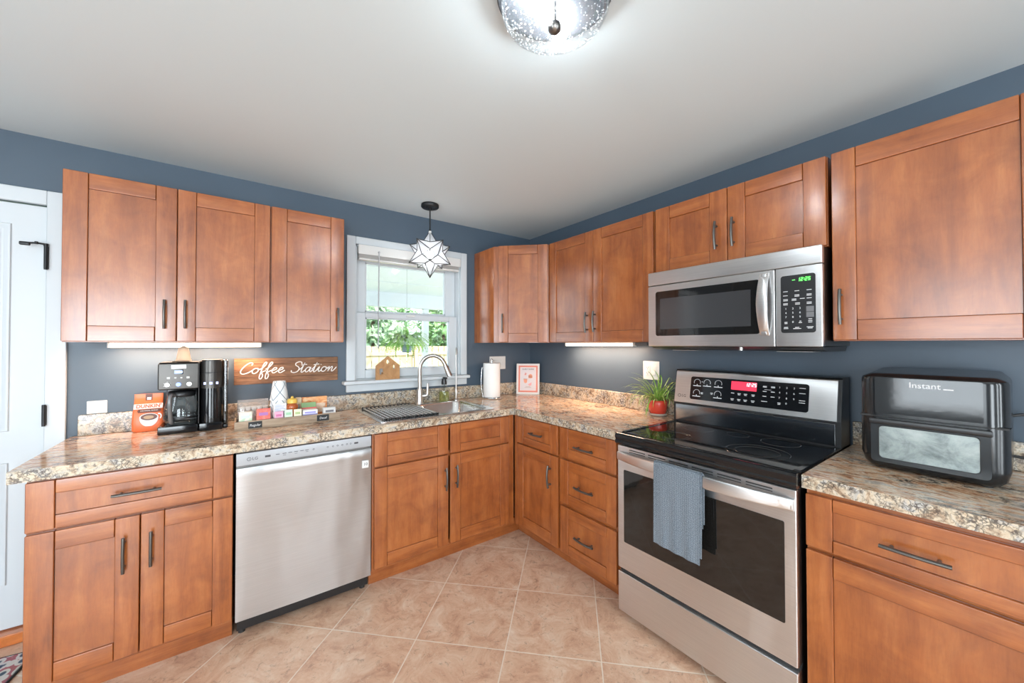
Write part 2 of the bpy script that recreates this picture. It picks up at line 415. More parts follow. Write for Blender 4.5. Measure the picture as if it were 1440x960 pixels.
def glassy(name, tint=(1, 1, 1), refl=0.10, rough=0.0, milk=0.0, milkcol=(1, 1, 1), seed=False):
    m = bpy.data.materials.new(name); m.use_nodes = True; nt = m.node_tree
    for n in list(nt.nodes):
        if n.type != 'OUTPUT_MATERIAL': nt.nodes.remove(n)
    out = [n for n in nt.nodes if n.type == 'OUTPUT_MATERIAL'][0]
    tr = nt.nodes.new('ShaderNodeBsdfTransparent'); tr.inputs[0].default_value = (*tint, 1)
    gl = nt.nodes.new('ShaderNodeBsdfGlossy'); gl.inputs['Roughness'].default_value = rough
    fr = nt.nodes.new('ShaderNodeLayerWeight'); fr.inputs['Blend'].default_value = 0.5
    mx = nt.nodes.new('ShaderNodeMixShader')
    mu = math_(nt, 'MULTIPLY', math_(nt, 'ADD', math_(nt, 'MULTIPLY', math_(nt, 'POWER', fr.outputs['Facing'], 4.0), 0.7), 0.045), refl * 10)
    cl = nt.nodes.new('ShaderNodeClamp'); nt.links.new(mu, cl.inputs[0])
    nt.links.new(cl.outputs[0], mx.inputs[0]); nt.links.new(tr.outputs[0], mx.inputs[1]); nt.links.new(gl.outputs[0], mx.inputs[2])
    last = mx.outputs[0]
    if milk or seed:
        df = nt.nodes.new('ShaderNodeBsdfTranslucent'); df.inputs[0].default_value = (*milkcol, 1)
        d2 = nt.nodes.new('ShaderNodeBsdfDiffuse'); d2.inputs[0].default_value = (*milkcol, 1)
        md = nt.nodes.new('ShaderNodeMixShader'); md.inputs[0].default_value = 0.5
        nt.links.new(df.outputs[0], md.inputs[1]); nt.links.new(d2.outputs[0], md.inputs[2])
        m2 = nt.nodes.new('ShaderNodeMixShader'); m2.inputs[0].default_value = milk
        if seed:
            tc = nt.nodes.new('ShaderNodeTexCoord'); vo = nt.nodes.new('ShaderNodeTexVoronoi'); vo.inputs['Scale'].default_value = 95
            nt.links.new(tc.outputs['Object'], vo.inputs['Vector'])
            rr = ramp(nt, [(0.16, (0.40, 0.40, 0.40)), (0.26, (milk, milk, milk))]); nt.links.new(vo.outputs['Distance'], rr.inputs[0])
            nt.links.new(rr.outputs[0], m2.inputs[0])
        nt.links.new(last, m2.inputs[1]); nt.links.new(md.outputs[0], m2.inputs[2]); last = m2.outputs[0]
    nt.links.new(last, out.inputs[0])
    return m
PANE = glassy('window_pane', (0.98, 1, 0.99), 0.10)
CLEARG = glassy('clear_glass', (0.93, 0.95, 0.95), 0.12)
SEEDED = glassy('seeded_glass', (0.95, 0.97, 0.98), 0.08, 0.02, 0.006, (1, 1, 1), True)
STARG = glassy('star_glass', (0.97, 0.98, 1.0), 0.08, 0.03, 0.34, (0.95, 0.97, 1.0))
SOAPG = glassy('soap_liquid', (0.86, 0.88, 0.50), 0.10, 0.02, 0.28, (0.75, 0.78, 0.35))
CLRPL = glassy('clear_wrap', (0.97, 0.97, 0.97), 0.3, 0.10, 0.18, (0.9, 0.88, 0.86))
SMOKE = glassy('smoked_reservoir', (0.45, 0.45, 0.45), 0.25)
def emis(name, col, st):
    m, nt, p = nm(name); p.inputs['Base Color'].default_value = (*col, 1)
    p.inputs['Emission Color'].default_value = (*col, 1); p.inputs['Emission Strength'].default_value = st
    return m
LEDW = emis('warm_led', (1.0, 0.78, 0.56), 4.0)
BULB = emis('lamp_bulb', (0.90, 0.96, 1.0), 230.0)
GREEND = emis('green_digits', (0.15, 1.0, 0.15), 2.2)
REDD = emis('red_display', (0.75, 0.03, 0.07), 0.85)
WHITED = emis('white_digits', (1, 0.85, 0.9), 1.2)
BLUED = emis('blue_display', (0.25, 0.38, 1.0), 1.6)

def wallmat():
    m, nt, p = nm('slate_blue_wall'); v = coords(nt, False)
    n = noise(nt, v, 2.0, 3, 0.5); r = ramp(nt, [(0.3, (0.068, 0.097, 0.130)), (0.7, (0.077, 0.109, 0.145))]); nt.links.new(n.outputs['Fac'], r.inputs[0])
    nt.links.new(r.outputs[0], p.inputs['Base Color']); p.inputs['Roughness'].default_value = 0.42
    n2 = noise(nt, v, 140, 3, 0.6); bp = nt.nodes.new('ShaderNodeBump'); bp.inputs['Strength'].default_value = 0.08; bp.inputs['Distance'].default_value = 0.001
    nt.links.new(n2.outputs['Fac'], bp.inputs['Height']); nt.links.new(bp.outputs[0], p.inputs['Normal'])
    return m
WALL = wallmat()
CEIL = simple('ceiling_paint', (0.62, 0.695, 0.715), 0.6, bump=(1.2, 0.25))
def floormat():
    m, nt, p = nm('diagonal_tile'); v = coords(nt, False)
    sp = nt.nodes.new('ShaderNodeSeparateXYZ'); nt.links.new(v, sp.inputs[0])
    a = math_(nt, 'ADD', sp.outputs[0], sp.outputs[1]); d = math_(nt, 'SUBTRACT', sp.outputs[0], sp.outputs[1])
    P = 0.594
    def cell(x, off):
        q = math_(nt, 'DIVIDE', math_(nt, 'ADD', x, off), P)
        fr_ = math_(nt, 'FRACT', q); mn = math_(nt, 'MINIMUM', fr_, math_(nt, 'SUBTRACT', 1.0, fr_))
        return math_(nt, 'FLOOR', q), mn
    ca, ma = cell(a, 2.080 + 20 * P); cd_, md = cell(d, -0.130 + 20 * P)
    mn = math_(nt, 'MINIMUM', ma, md)
    g = ramp(nt, [(0.004, (1, 1, 1)), (0.008, (0, 0, 0))]); nt.links.new(mn, g.inputs[0])
    cx = nt.nodes.new('ShaderNodeCombineXYZ'); nt.links.new(ca, cx.inputs[0]); nt.links.new(cd_, cx.inputs[1])
    wn_ = nt.nodes.new('ShaderNodeTexWhiteNoise'); nt.links.new(cx.outputs[0], wn_.inputs['Vector'])
    ofs = nt.nodes.new('ShaderNodeVectorMath'); ofs.operation = 'MULTIPLY_ADD'
    nt.links.new(wn_.outputs['Color'], ofs.inputs[0]); ofs.inputs[1].default_value = (9, 9, 9); nt.links.new(v, ofs.inputs[2])
    n1 = noise(nt, ofs.outputs[0], 7.5, 9, 0.72, 0.8)
    r1 = ramp(nt, [(0.30, (0.44, 0.235, 0.155)), (0.45, (0.62, 0.375, 0.25)), (0.57, (0.70, 0.475, 0.335)), (0.72, (0.77, 0.61, 0.48))]); nt.links.new(n1.outputs['Fac'], r1.inputs[0])
    n2 = noise(nt, ofs.outputs[0], 30, 7, 0.75, 1.0); r2_ = ramp(nt, [(0.34, (0.55, 0.53, 0.53)), (0.44, (1, 1, 1))]); nt.links.new(n2.outputs['Fac'], r2_.inputs[0])
    c = mixc(nt, 0.8, r1.outputs[0], r2_.outputs[0], 'MULTIPLY')
    n4 = noise(nt, ofs.outputs[0], 42, 5, 0.7, 1.5); r4 = ramp(nt, [(0.58, (0, 0, 0)), (0.68, (1, 1, 1))]); nt.links.new(n4.outputs['Fac'], r4.inputs[0])
    c = mixc(nt, math_(nt, 'MULTIPLY', r4.outputs[0], 0.45), c, (0.72, 0.58, 0.44))
    c = mixc(nt, math_(nt, 'MULTIPLY', g.outputs[0], 0.8), c, (0.80, 0.70, 0.58))
    nt.links.new(c, p.inputs['Base Color']); p.inputs['Roughness'].default_value = 0.33
    bp = nt.nodes.new('ShaderNodeBump'); bp.inputs['Strength'].default_value = 0.3; bp.inputs['Distance'].default_value = 0.0015
    h = math_(nt, 'SUBTRACT', math_(nt, 'MULTIPLY', n1.outputs['Fac'], 0.5), g.outputs[0]); nt.links.new(h, bp.inputs['Height']); nt.links.new(bp.outputs[0], p.inputs['Normal'])
    return m
FLOORM = floormat()
# ------------------------------------------------------------------ room shell
H = 2.36
R90 = -pi / 2
b = B(); b.box(-5.12, 0.5, -5.02, 0.12, -0.12, 0.0); struct(b.build('floor', FLOORM, world=False, wn=False))
b = B(); b.box(-5.12, 0.12, -5.12, 0.12, H, H + 0.1); struct(b.build('ceiling', CEIL, wn=False))
DX0, DX1, DZ = -3.80, -2.978, 2.034           # door opening
WX0, WX1, WZ0, WZ1 = -1.575, -0.748, 1.085, 2.07   # window opening
b = B()
b.box(-5.0, DX0, 0, 0.12, 0, H).box(DX0, DX1, 0, 0.12, DZ, H).box(DX1, WX0, 0, 0.12, 0, H)
b.box(WX0, WX1, 0, 0.12, 0, WZ0).box(WX0, WX1, 0, 0.12, WZ1, H).box(WX1, 0.0, 0, 0.12, 0, H)
struct(b.build('wall_back', WALL, wn=False))
b = B(); b.box(0, 0.12, -5.0, 0.12, 0, H); struct(b.build('wall_right', WALL, wn=False))
b = B()
b.box(-5.12, -5.0, -5.0, -3.35, 0, H).box(-5.12, -5.0, -1.85, 0.12, 0, H).box(-5.12, -5.0, -3.35, -1.85, 0, 0.6).box(-5.12, -5.0, -3.35, -1.85, 2.1, H)
struct(b.build('wall_left', WALL, wn=False))
b = B(); FW_ = [(-4.42, -2.73), (-1.73, -1.41), (-0.99, -0.71)]; x = -5.12
for x0, x1 in FW_:
    b.box(x, x0, -5.12, -5.0, 0, H).box(x0, x1, -5.12, -5.0, 0, 0.2).box(x0, x1, -5.12, -5.0, 2.0, H); x = x1
b.box(x, 0.12, -5.12, -5.0, 0, H)
struct(b.build('wall_front', WALL, wn=False))
# unseen windows; the two narrow openings added for streaks reflected in the steel
for k, (x0, x1) in enumerate(FW_):
    wn2 = sgroup('window_%d' % (2, 4, 5)[k], ((x0 + x1) / 2, -5.03, 0.2)); f = 0.04
    b = B(); b.box(x0, x0 + f, -5.06, -5.0, 0.2, 2.0, 0.004).box(x1 - f, x1, -5.06, -5.0, 0.2, 2.0, 0.004).box(x0 + f, x1 - f, -5.06, -5.0, 0.2, 0.24, 0.004).box(x0 + f, x1 - f, -5.06, -5.0, 1.96, 2.0, 0.004)
    b.build('window_frame', WHITEPAINT, wn2, True)
    B().box(x0 + f, x1 - f, -5.035, -5.03, 0.24, 1.96).build('window_glass', PANE, wn2, True)
wn3 = sgroup('window_3', (-5.03, -2.6, 0.6))
b = B()
for y in (-3.35, -2.63, -1.91): b.box(-5.06, -5.0, y, y + 0.06, 0.6, 2.1, 0.004)
b.box(-5.06, -5.0, -3.29, -1.91, 0.6, 0.66, 0.004).box(-5.06, -5.0, -3.29, -1.91, 2.04, 2.1, 0.004)
b.build('window_frame', WHITEPAINT, wn3, True)
B().box(-5.035, -5.03, -3.29, -1.91, 0.66, 2.04).build('window_glass', PANE, wn3, True)

# ---- kitchen window
w1 = sgroup('window_1', (-1.16, 0, 1.033))
b = B()
b.box(-1.634, WX0, -0.02, 0.0, 1.112, 2.122, 0.003).box(WX1, -0.692, -0.02, 0.0, 1.112, 2.122, 0.003).box(WX0, WX1, -0.02, 0.0, 2.07, 2.122, 0.003)
b.build('window_casing', WHITEPAINT, w1, True)
B().box(-1.66, -0.688, -0.072, 0.02, 1.087, 1.112, 0.005).build('window_stool', WHITEPAINT, w1, True)
B().box(-1.634, -0.692, -0.02, 0.0, 1.033, 1.087, 0.003).build('apron', WHITEPAINT, w1, True)
b = B()
b.box(WX0, WX0 + 0.012, 0.0, 0.12, 1.112, 2.07).box(WX1 - 0.012, WX1, 0.0, 0.12, 1.112, 2.07).box(WX0, WX1, 0.0, 0.12, 2.058, 2.07).box(WX0, WX1, 0.02, 0.12, 1.085, 1.118)
b.build('jamb', WHITEPAINT, w1, True)
def sash(name, x0, x1, z0, z1, gx0, gx1, gz0, gz1, y0, y1):
    b = B()
    b.box(x0, gx0, y0, y1, z0, z1, 0.003).box(gx1, x1, y0, y1, z0, z1, 0.003).box(gx0, gx1, y0, y1, z0, gz0, 0.003).box(gx0, gx1, y0, y1, gz1, z1, 0.003)
    t = 0.008; ym = y0 + 0.006
    b.box(gx0, gx0 + t, ym, y1, gz0, gz1).box(gx1 - t, gx1, ym, y1, gz0, gz1).box(gx0, gx1, ym, y1, gz0, gz0 + t).box(gx0, gx1, ym, y1, gz1 - t, gz1)
    o = b.build(name, WHITEPAINT, w1, True)
    g = B().box(gx0 + t, gx1 - t, (y0 + y1) / 2, (y0 + y1) / 2 + 0.004, gz0 + t, gz1 - t).build('pane', PANE, o, True)
    return o
lo = sash('lower_sash', -1.561, -0.762, 1.120, 1.592, -1.497, -0.834, 1.180, 1.556, 0.024, 0.052)
up_s = sash('upper_sash', -1.561, -0.762, 1.562, 2.056, -1.488, -0.850, 1.604, 1.962, 0.062, 0.092)
B().box(-1.20, -1.13, 0.012, 0.024, 1.575, 1.590, 0.003).build('sash_lock', WHITEP, lo, True)

# ---- back door
d1 = sgroup('door_1', (-3.39, 0, 0.055))
b = B(); b.box(DX1, -2.9107, -0.02, 0, 0, 2.102, 0.003).box(DX0, DX1, -0.02, 0, DZ, 2.102, 0.003).box(DX0 - 0.067, DX0, -0.02, 0, 0, 2.102, 0.003)
struct(b.build('trim_1', WHITEPAINT, world=True))
b = B(); b.box(DX0 + 0.005, DX1 - 0.004, 0.004, 0.044, 0.058, 2.028, 0.002)
b.build('door_slab', WHITEPAINT, d1, True)
for (z0, z1) in ((0.965, 1.93), (0.26, 0.82)):
    for (x0, x1) in ((-3.69, -3.46), (-3.32, -3.088)):
        b = B()
        def rg(i, y): return [(x0 + i, y, z0 + i), (x1 - i, y, z0 + i), (x1 - i, y, z1 - i), (x0 + i, y, z1 - i)]
        b.loft([rg(0, 0.004), rg(0.003, -0.003), rg(0.008, -0.004), rg(0.014, 0.0), rg(0.020, 0.0015), rg(0.024, 0.0042)], 0, False); b.loft([rg(0.030, 0.0042), rg(0.036, 0.0), rg(0.050, -0.001)], 0, False)
        b.add(rg(0.050, -0.001), [(0, 1, 2, 3)])
        b.build('panel_moulding', WHITEPAINT, d1, True)
for z0, z1 in ((1.726, 1.834), (0.983, 1.077)):
    b = B(); b.box(-2.984, -2.968, -0.028, -0.0205, z0, z1, 0.002); b.cyl((-2.976, -0.03, z0 - 0.004), (-2.976, -0.03, z1 + 0.004), 0.0065, 10)
    if z1 > 1.5:
        b.cyl((-2.976, -0.03, 1.832), (-2.976, -0.03, 1.846), 0.008, 10); b.tube([(-2.976, -0.03, 1.842), (-2.995, -0.045, 1.842), (-3.03, -0.05, 1.838)], 0.0045, 8)
        b.box(-3.05, -3.018, -0.06, -0.044, 1.826, 1.842, 0.003); b.cyl((-3.0, -0.05, 1.836), (-3.0, -0.05, 1.848), 0.006, 8)
    b.build('hinge', BLKMET, d1, True)
b = B(); b.box(DX0, DX1, -0.045, 0.11, 0.0, 0.052, 0.004)
struct(b.build('trim_2', wood('oak_threshold', (1.2, 12, 12), 1.7), world=True))
b = B(); b.sphere((-3.735, -0.045, 0.95), 0.028, 16, 10, 0, (1, 0.7, 1)); b.cyl((-3.735, 0.003, 0.95), (-3.735, -0.045, 0.95), 0.011); b.cyl((-3.735, 0.003, 0.95), (-3.735, -0.006, 0.95), 0.032, 24)
b.build('door_knob', BLKMET, d1, True)
# ---- baseboards
b = B(); b.box(-5.0, -3.87, -0.014, 0, 0, 0.09, 0.003); struct(b.build('baseboard_back', WHITEPAINT, world=True))
b = B(); b.box(-0.014, 0, -4.99, -2.95, 0, 0.09, 0.003); struct(b.build('baseboard_right', WHITEPAINT, world=True))

# ------------------------------------------------------------------ cabinets
def shaker(parent, name, x0, x1, z0, z1, yf, st=0.07, rl=0.07, th=0.019, label=None):
    b = B(); g = 0.0011; bv = 0.0026; yb = yf + th
    b.box(x0, x0 + st, yf, yb, z0, z1, bv, 0).box(x1 - st, x1, yf, yb, z0, z1, bv, 0)
    b.box(x0 + st + g, x1 - st - g, yf + 0.0004, yb, z1 - rl, z1, bv, 1).box(x0 + st + g, x1 - st - g, yf + 0.0004, yb, z0, z0 + rl, bv, 1)
    b.box(x0 + st + g, x1 - st - g, yf + 0.0085, yb - 0.003, z0 + rl + g, z1 - rl - g, 0, 2)
    b.box(x0 + 0.004, x1 - 0.004, yf + 0.010, yb - 0.001, z0 + 0.004, z1 - 0.004, 0, 3)
    o = b.build(name, [WV, WH, WP, GLAZE], parent)
    if label: o['label'] = label
    return o
def pull(parent, x, z, yf, vertical=True, L=0.138, arch=0.009):
    b = B(); n = 12; pts = []
    for i in range(n + 1):
        t = -1 + 2 * i / n; a = t * L / 2; y = yf - 0.021 - arch * (1 - t * t)
        pts.append((x, y, z + a) if vertical else (x + a, y, z))
    b.tube(pts, 0.0066, 10, 0, False, (0.85, 1.15))
    for s_ in (-1, 1):
        a = s_ * 0.048; y = yf - 0.021 - arch * (1 - (a / (L / 2)) ** 2)
        p = (x, yf, z + a) if vertical else (x + a, yf, z); q = (p[0], y, p[2])
        b.cyl(p, q, 0.0052, 10)
    return b.build('pull', PULL, parent)
def case(parent, x0, x1, yf, z0, z1, top, mids=(), back=-0.002, floor_z=None, fr=0.038, vmids=()):
    """open-topped or closed cabinet box with a face frame; yf = front plane of the frame"""
    t = 0.016; b = B(); yb = yf + 0.018
    b.box(x0, x0 + t, yb, back, z0, z1, 0, 0).box(x1 - t, x1, yb, back, z0, z1, 0, 0)
    b.box(x0 + t, x1 - t, back - 0.008, back, z0, z1, 0, 0).box(x0 + t, x1 - t, yb, back - 0.008, z0, z0 + t, 0, 1)
    if top: b.box(x0 + t, x1 - t, yb, back - 0.008, z1 - t, z1, 0, 1)
    b.box(x0, x0 + fr, yf, yb, z0, z1, 0.001, 0).box(x1 - fr, x1, yf, yb, z0, z1, 0.001, 0)
    b.box(x0 + fr, x1 - fr, yf, yb, z1 - fr, z1, 0.001, 1).box(x0 + fr, x1 - fr, yf, yb, z0, z0 + fr, 0.001, 1)
    for m in mids: b.box(x0 + fr, x1 - fr, yf, yb, m - 0.019, m + 0.019, 0.001, 1)
    for m in vmids: b.box(m - 0.019, m + 0.019, yf + 0.0005, yb, z0 + fr, z1 - fr, 0.001, 0)
    return b.build('case', [WV, WH], parent)
def toe(parent, x0, x1, y):
    return B().box(x0, x1, y, y + 0.016, 0.0, 0.1, 0.001).build('toe_kick', WH, parent)

TB, TT = 1.3765, 2.134          # wall cabinets bottom and top
FL, FR = -0.642, -0.660         # base fronts on the back run and the right run
# -- wall cabinets, back wall
def rel(o, *xs): return [x - o for x in xs]
gU = 'wall cabinets over the counters'
c = thing('wall_cabinet', 'two-door maple wall cabinet beside the white door, above the coffee maker', 'cabinet', (-2.857, 0, TB), 0, gU)
case(c, 0, 0.760, -0.2975, 0, TT - TB, True, vmids=(0.3745,))
d = shaker(c, 'door', 0.0, 0.3735, 0.004, TT - TB - 0.001, -0.3168, 0.076); pull(d, 0.3325, 0.135, -0.3168)
d = shaker(c, 'door', 0.3765, 0.7595, 0.004, TT - TB - 0.001, -0.3168, 0.070); pull(d, 0.4085, 0.138, -0.3168)
c = thing('wall_cabinet', 'single-door maple wall cabinet directly left of the window', 'cabinet', (-2.0965, 0, TB), 0, gU)
case(c, 0.001, 0.381, -0.2975, 0, TT - TB, True)
d = shaker(c, 'door', 0.006, 0.3805, 0.004, TT - TB - 0.001, -0.3168, 0.074); pull(d, 0.344, 0.138, -0.3168)
# -- diagonal corner wall cabinet
c = thing('corner_wall_cabinet', 'diagonal maple corner wall cabinet right of the window', 'cabinet', (-0.61, -0.305, TB), -pi / 4, gU)
b = B(); h = TT - TB; A = 0.305; s2 = math.sqrt(0.5)
def loc2(X, Y): dx, dy = X + 0.61, Y + 0.305; return ((dx - dy) * s2, (dx + dy) * s2)
foot = [loc2(*p) for p in ((-0.003, -0.003), (-0.61, -0.003), (-0.61, -0.305), (-0.305, -0.61), (-0.003, -0.61))]
b.prism(foot, lambda p: (p[0], p[1], 0), lambda p: (p[0], p[1], h), 0)
b.build('case', [WV, WH], c)
B().box(0.0, 0.052, -0.006, 0.0, 0, h, 0.001).box(0.405, 0.4313, -0.006, 0.0, 0, h, 0.001).build('face_frame', WV, c)
d = shaker(c, 'door', 0.042, 0.424, 0.004, h - 0.001, -0.026, 0.075); pull(d, 0.075, 0.15, -0.026, True, 0.145)
# -- wall cabinets, right wall (local x runs along -Y)
c = thing('wall_cabinet', 'two-door maple wall cabinet left of the microwave, with a lit light bar below', 'cabinet', (0, -0.612, TB), R90, gU)
case(c, 0, 0.916, -0.2975, 0, TT - TB, True, vmids=(0.457,))
d = shaker(c, 'door', 0.022, 0.4565, 0.004, TT - TB - 0.001, -0.3168, 0.070); pull(d, 0.408, 0.135, -0.3168)
d = shaker(c, 'door', 0.4595, 0.913, 0.004, TT - TB - 0.001, -0.3168, 0.070); pull(d, 0.478, 0.138, -0.3168)
c = thing('wall_cabinet', 'short two-door maple wall cabinet on top of the microwave', 'cabinet', (0, -1.540, 1.765), R90, gU)
case(c, 0, 0.781, -0.2975, 0, TT - 1.765, True, vmids=(0.395,))
d = shaker(c, 'door', 0.002, 0.3925, 0.003, TT - 1.766, -0.3168, 0.085); pull(d, 0.3445, 0.139, -0.3168)
d = shaker(c, 'door', 0.3955, 0.779, 0.003, TT - 1.766, -0.3168, 0.078); pull(d, 0.425, 0.139, -0.3168)
c = thing('wall_cabinet', 'large single-door maple wall cabinet right of the microwave, above the black countertop oven', 'cabinet', (0, -2.334, TB), R90, gU)
case(c, 0, 0.536, -0.2975, 0, TT - TB, True)
d = shaker(c, 'door', 0.002, 0.533, 0.004, TT - TB - 0.001, -0.3168, 0.073, 0.078); pull(d, 0.0295, 0.135, -0.3168)

# -- base cabinets
gB = 'base cabinets under the counters'
c = thing('base_cabinet', 'two-door maple base cabinet with one wide drawer, left end of counter by white door', 'cabinet', (-2.8575, 0, 0), 0, gB)
case(c, 0, 0.605, -0.622, 0.1, 0.868, False, mids=(0.675,), vmids=())
toe(c, 0.0, 0.605, -0.563)
d = shaker(c, 'drawer', 0.001, 0.604, 0.681, 0.862, FL, 0.071, 0.05); pull(d, 0.295, 0.771, FL, False, 0.145, 0.004)
d = shaker(c, 'door', 0.001, 0.3005, 0.116, 0.672, FL, 0.071); pull(d, 0.2565, 0.529, FL, True, 0.14, 0.004)
d = shaker(c, 'door', 0.3035, 0.604, 0.116, 0.672, FL, 0.071); pull(d, 0.3365, 0.531, FL, True, 0.14, 0.004)
c = thing('sink_base_cabinet', 'maple sink cabinet with two doors under the steel sink, right of the dishwasher', 'cabinet', (-1.633, 0, 0), 0, gB)
case(c, 0, 0.930, -0.622, 0.1, 0.868, False, mids=(0.675,))
toe(c, 0.0, 1.085, -0.563)
shaker(c, 'drawer_front', 0.010, 0.4625, 0.681, 0.862, FL, 0.071, 0.05); shaker(c, 'drawer_front', 0.4755, 0.925, 0.681, 0.862, FL, 0.071, 0.05)
d = shaker(c, 'door', 0.010, 0.4625, 0.116, 0.672, FL, 0.071); pull(d, 0.4385, 0.531, FL, True, 0.138)
d = shaker(c, 'door', 0.4755, 0.925, 0.116, 0.672, FL, 0.071); pull(d, 0.513, 0.535, FL, True, 0.138)
B().box(0.930, 0.972, FL + 0.008, -0.604, 0.1, 0.868, 0.001).build('filler_strip', WV, c)
c = thing('base_cabinet', 'narrow maple base cabinet with one drawer over one door, beside the inside corner', 'cabinet', (0, -0.664, 0), R90, gB)
case(c, 0, 0.4285, -0.640, 0.1, 0.868, False, mids=(0.675,))
toe(c, -0.10, 0.4285, -0.563)
B().box(-0.0295, 0.0, FR + 0.008, -0.636, 0.1, 0.868, 0.001).build('filler_strip', WV, c)
d = shaker(c, 'drawer', 0.010, 0.4215, 0.681, 0.862, FR, 0.066, 0.048); pull(d, 0.227, 0.773, FR, False, 0.125)
d = shaker(c, 'door', 0.010, 0.4215, 0.116, 0.672, FR, 0.066); pull(d, 0.3585, 0.539, FR, True, 0.138)
c = thing('drawer_base_cabinet', 'maple base cabinet with three stacked drawers left of the stove', 'cabinet', (0, -1.093, 0), R90, gB)
case(c, 0, 0.455, -0.640, 0.1, 0.868, False, mids=(0.675, 0.398))
toe(c, 0.0, 0.455, -0.563)
for z0, z1, hz in ((0.686, 0.862, 0.770), (0.414, 0.672, 0.540), (0.118, 0.392, 0.252)):
    d = shaker(c, 'drawer', 0.014, 0.436, z0, z1, FR, 0.068, 0.058); pull(d, 0.222, hz, FR, False, 0.142)
c = thing('base_cabinet', 'wide maple base cabinet right of the stove, under the black countertop oven', 'cabinet', (0, -2.3365, 0), R90, gB)
case(c, 0, 0.536, -0.640, 0.1, 0.868, False, mids=(0.662,))
toe(c, 0.0, 0.536, -0.563)
d = shaker(c, 'drawer', 0.001, 0.534, 0.672, 0.850, FR, 0.072, 0.042); pull(d, 0.262, 0.757, FR, False, 0.145, 0.004)
d = shaker(c, 'door', 0.001, 0.534, 0.116, 0.660, FR, 0.072, 0.070); pull(d, 0.50, 0.54, FR, True, 0.14, 0.004)

# ------------------------------------------------------------------ countertops
KB, K = 0.8705, 0.914
SX0, SX1, SY0, SY1 = -1.565, -0.805, -0.585, -0.095      # cut-out for the sink
ct = thing('countertop', 'L-shaped granite-look countertop from the white door round the corner to the stove', 'countertop', (-1.4, -0.33, KB))
CF, CR, CL, CE = -0.652, -0.672, -2.894, -1.553
b = B()
def slab(poly, holes, mi):
    b.shape(poly, holes, lambda x, y, z: (x, y, KB + z), K - KB, mi)
slab([(CL, -0.001), (CL, CF), (CR, CF), (-0.001, -0.001)], [rrect(SX0, SX1, SY0, SY1, 0.03)], 0)
slab([(-0.001, -0.0012), (CR, CF), (CR, CE), (-0.001, CE)], [], 1)
b.build('worktop', [GRX, GRY], ct, True, wn=False)
b = B(); b.box(CL, CR - 0.0008, CF - 0.0015, CF, KB, K - 0.0006).box(CR - 0.0015, CR, CF - 0.0015, CE, KB, K - 0.0006).box(CL - 0.0015, CL, CF - 0.0015, -0.001, KB, K - 0.0006)
b.build('front_edge', GRE, ct, True, wn=False)
b = B(); b.box(-2.8705, -0.001, -0.021, -0.001, K + 0.0003, 1.017, 0.003).box(-0.021, -0.001, CE, -0.0215, K + 0.0003, 1.017, 0.003)
b.build('backsplash', GRE, ct, True)
ct2 = thing('countertop', 'short granite-look countertop right of the stove, under the black oven', 'countertop', (-0.33, -2.61, KB))
b = B(); b.shape([(-0.001, -2.331), (CR, -2.331), (CR, -2.93), (-0.001, -2.93)], [], lambda x, y, z: (x, y, KB + z), K - KB, 0)
b.build('worktop', [GRY], ct2, True, wn=False)
b = B(); b.box(CR - 0.0015, CR, -2.331, -2.93, KB, K - 0.0006); b.build('front_edge', GRE, ct2, True, wn=False)
b = B(); b.box(-0.021, -0.001, -2.331, -2.93, K + 0.0003, 1.017, 0.003); b.build('backsplash', GRE, ct2, True)
# ------------------------------------------------------------------ dishwasher
c = thing('dishwasher', 'stainless steel dishwasher between the two maple base cabinets on the back wall', 'dishwasher', (-2.2455, 0, 0))
W = 0.608
b = B(); b.box(0.004, W - 0.004, -0.585, -0.03, 0.09, 0.862); b.build('tub', BLACKM, c)
b = B()                                     # door skin, slightly bowed in plan
n = 14; fr_, bk_ = [], []
rings = []
for k in range(n + 1):
    x = 0.004 + (W - 0.008) * k / n; u = 2 * k / n - 1
    y = FL - 0.004 * (1 - u * u) + 0.004
    rings.append([(x, y, 0.094), (x, y, 0.735), (x, y - 0.004, 0.752), (x, y - 0.006, 0.785), (x, y - 0.002, 0.793), (x, y + 0.012, 0.793), (x, -0.59, 0.793), (x, -0.59, 0.094)])
b.loft(rings); b.build('door', STEELD, c, sharp=60, wn=False)
b = B(); b.box(0.004, W - 0.004, FL + 0.018, -0.59, 0.786, 0.81); b.build('handle_pocket', DARKST, c)
b = B(); b.box(0.003, W - 0.003, FL, -0.59, 0.803, 0.862, 0.003); cp = b.build('control_panel', GREYCTL, c)
b = B()
y = FL - 0.0006
add_text(b, 'LG', 0.019, (0.075, y, 0.8315), (1, 0, 0), (0, 0, 1))
b.tube([(0.052 + 0.0075 * math.cos(a * pi / 8), y, 0.8315 + 0.0075 * math.sin(a * pi / 8)) for a in range(16)], 0.0009, 5, 0, True)
b.box(0.0515, 0.0525, y - .0004, y + .0004, 0.829, 0.835); b.box(0.0525, 0.056, y - .0004, y + .0004, 0.829, 0.830)
for (x, ww, hh) in ((0.125, 0.022, 0.009), (0.525, 0.020, 0.009)): b.box(x - ww / 2, x + ww / 2, y - .0004, y + .0004, 0.8335 - hh / 2, 0.8335 + hh / 2)
for i, x in enumerate((0.165, 0.193, 0.217, 0.242, 0.268, 0.29)):
    b.box(x - 0.008, x + 0.008, y - .0004, y + .0004, 0.834, 0.8365)
    if i % 2: b.box(x - 0.006, x + 0.006, y - .0004, y + .0004, 0.826, 0.8275)
for x in (0.32, 0.385, 0.41, 0.432, 0.455, 0.478, 0.497):
    b.tube([(x + 0.0035 * math.cos(a * pi / 5), y, 0.834 + 0.0035 * math.sin(a * pi / 5)) for a in range(10)], 0.0008, 4, 0, True)
b.build('control_legend', INK, cp)
